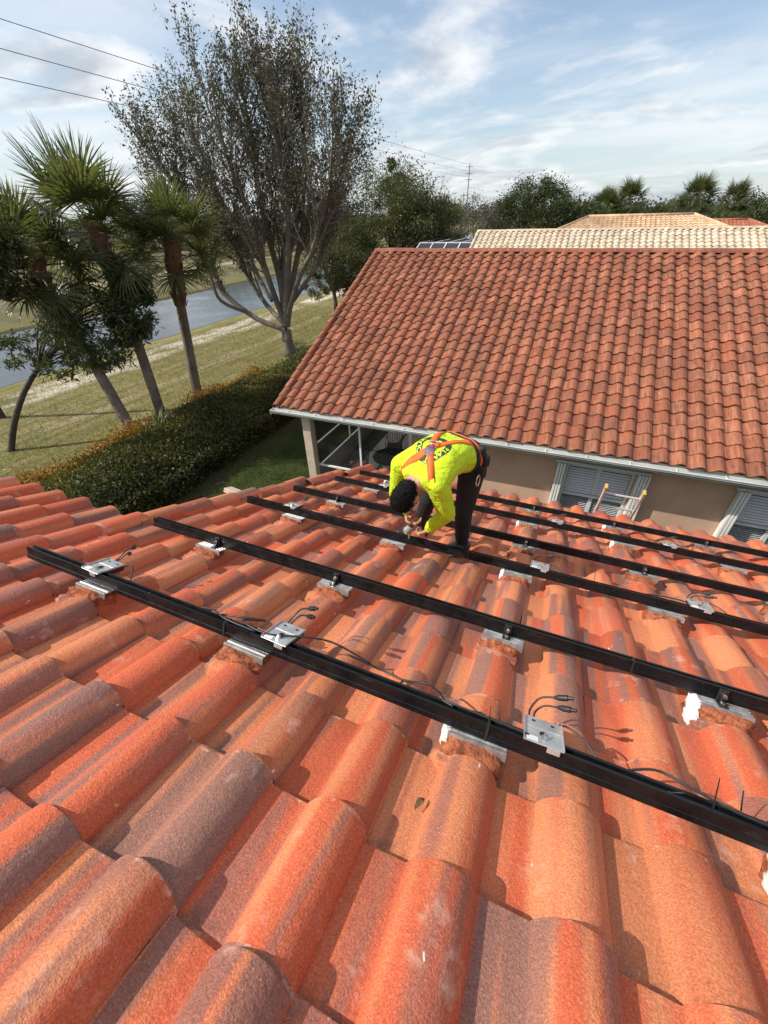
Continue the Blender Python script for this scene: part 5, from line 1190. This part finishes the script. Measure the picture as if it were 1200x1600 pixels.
    mb = MB(); V = [onback(RC[0]+rr*math.cos(2*math.pi*k2/12), RC[1]+rr*math.sin(2*math.pi*k2/12), .0022) for rr in (.001, .024) for k2 in range(12)]
    mb.add(V, [(k2, (k2+1) % 12, 12+(k2+1) % 12, 12+k2) for k2 in range(12)]); child_at(mb.build('shirt_print', dark_m, None, True), e)
    let_m = plain('print letters', (0.60, 0.82, 0.02), .7); mb = MB(); dg = None
    text = 'PLANET SOLAR'; step = rad(17.5); start = rad(90)+step*(len(text)-1)/2
    for i, ch in enumerate(text):
        if ch == ' ': continue
        cu = bpy.data.curves.new('t', 'FONT'); cu.body = ch; cu.size = .040; cu.align_x = 'CENTER'; cu.resolution_u = 2; cu.offset = .0008
        o = bpy.data.objects.new('t', cu); COL.objects.link(o); dg = bpy.context.evaluated_depsgraph_get(); me = bpy.data.meshes.new_from_object(o.evaluated_get(dg)); bpy.data.objects.remove(o)
        a = start-step*i; cen = (RC[0]+.081*1.05*math.cos(a)*-1, RC[1]+.081*.95*math.sin(a)); 
        # text is read with the head up: his left is the reader's left
        tx = Vector((-math.sin(a)*-1*-1, 0)); ex = Vector((-math.sin(a), -math.cos(a))); ey = Vector((-math.cos(a), math.sin(a)))
        V = []
        for v in me.vertices: p = ex*v.co.x+ey*v.co.y; V.append(onback(cen[0]+p.x, cen[1]+p.y, .0042))
        mb.add(V, [tuple(p.vertices) for p in me.polygons]); bpy.data.meshes.remove(me); bpy.data.curves.remove(cu)
    lt = mb.build('shirt_lettering', let_m); lt['kind'] = 'stuff'; child_at(lt, e)
    D = (0.0, .385)
    strap('harness_strap', [(.135, .52), (.06, .455), D], .042, strap_m); strap('harness_strap', [(-.135, .52), (-.06, .455), D], .042, strap_m)
    strap('harness_strap', [D, (.07, .25), (.125, .10)], .042, strap_m, .0075); strap('harness_strap', [D, (-.065, .25), (-.12, .09)], .042, strap_m, .0075)
    strap('strap_keeper', [(0.035, .40), (-.035, .40)], .045, purple, .011)
    mb = MB(); c = onback(0, .352, .016); mb.tube([c+(l*math.cos(a)*.028+axd*math.sin(a)*.032)+bn*.004*math.sin(a) for a in [2*math.pi*k2/16 for k2 in range(17)]], .0045, 6); child_at(mb.build('back_ring', M['steel'], None, True), e)
    # belts: hoops round the waist
    def hoop(name, v, wd, mat, tilt, off=.006):
        n = 40; V = []; 
        for k2 in range(n):
            a = 2*math.pi*k2/n; rd = l*math.cos(a)+bn*math.sin(a)
            for q in (-1, 1):
                vv = v+q*wd/2+tilt*math.sin(a); o = hip+axd*vv+rd*.6; h = bvh.ray_cast(o, -rd, .7); p = h[0] if h[0] is not None else hip+axd*vv+rd*.15; V += [p+rd*off, p-rd*.002]
        F = []
        for k2 in range(n): a, b2 = 4*k2, 4*((k2+1) % n); F += [(a, b2, b2+2, a+2), (a, a+1, b2+1, b2), (a+2, b2+2, b2+3, a+3)]
        mb = MB(); mb.add(V, F); child_at(mb.build(name, mat, None, True), e)
    hoop('waist_belt', .085, .055, blk, .0, .010); hoop('lower_belt', .020, .040, blk, .01, .012); hoop('leg_strap', .055, .026, strap_m, .02, .014)
    for q, (a, v) in enumerate(((.25, .03), (-.1, .06), (.6, .05))):
        rd = (l*math.cos(a)+bn*math.sin(a)); p = hip+axd*v+rd*.20; mb = MB(); mb.box(p, (.07, .05, .085), Matrix((l, f, up)).transposed(), .012); child_at(mb.build('belt_pouch', blk), e)
    p = hip+l*.21+axd*.10-bn*.07; mb = MB(); mb.tube([p+(axd*math.cos(a)*.022-bn*math.sin(a)*.042) for a in [2*math.pi*k2/14 for k2 in range(15)]], .0045, 6); child_at(mb.build('carabiner', M['steel'], None, True), e)
    # the tool in the far hand
    d = empty('impact_driver', w(-.765, 2.235, -1.96), (0, 0, 0), 'red and grey cordless driver held upright on the third rail', 'power tool')
    g = w(-.752, 2.228, -1.775); bit = w(-.765, 2.245, -1.985); ax = (bit-g).normalized(); sx = ax.cross(l).normalized(); R3 = Matrix((l, sx, ax)).transposed()
    redm = plain('tool red', (0.20, 0.035, 0.02), .45); greym = plain('tool grey', (0.30, 0.29, 0.27), .5)
    mb = MB(); mb.box(g-ax*.035, (.062, .075, .030), R3, .008); child_at(mb.build('battery', redm), d)
    mb = MB(); mb.tube([g-ax*.02, g+ax*.03, g+ax*.075], [.021, .019, .023], 12); child_at(mb.build('handle', redm, None, True), d)
    mb = MB(); h0 = g+ax*.095-sx*.04; mb.tube([h0, h0+sx*.004, h0+sx*.085, h0+sx*.10], [.018, .029, .029, .020], 14); child_at(mb.build('motor_housing', greym, None, True, 40), d)
    mb = MB(); mb.tube([h0+sx*.05, h0+sx*.05+ax*.05], [.026, .016], 12); mb.tube([h0+sx*.05+ax*.05, h0+sx*.05+ax*.10], [.009, .006], 8); child_at(mb.build('chuck', M['steel'], None, True, 40), d)
build_worker()
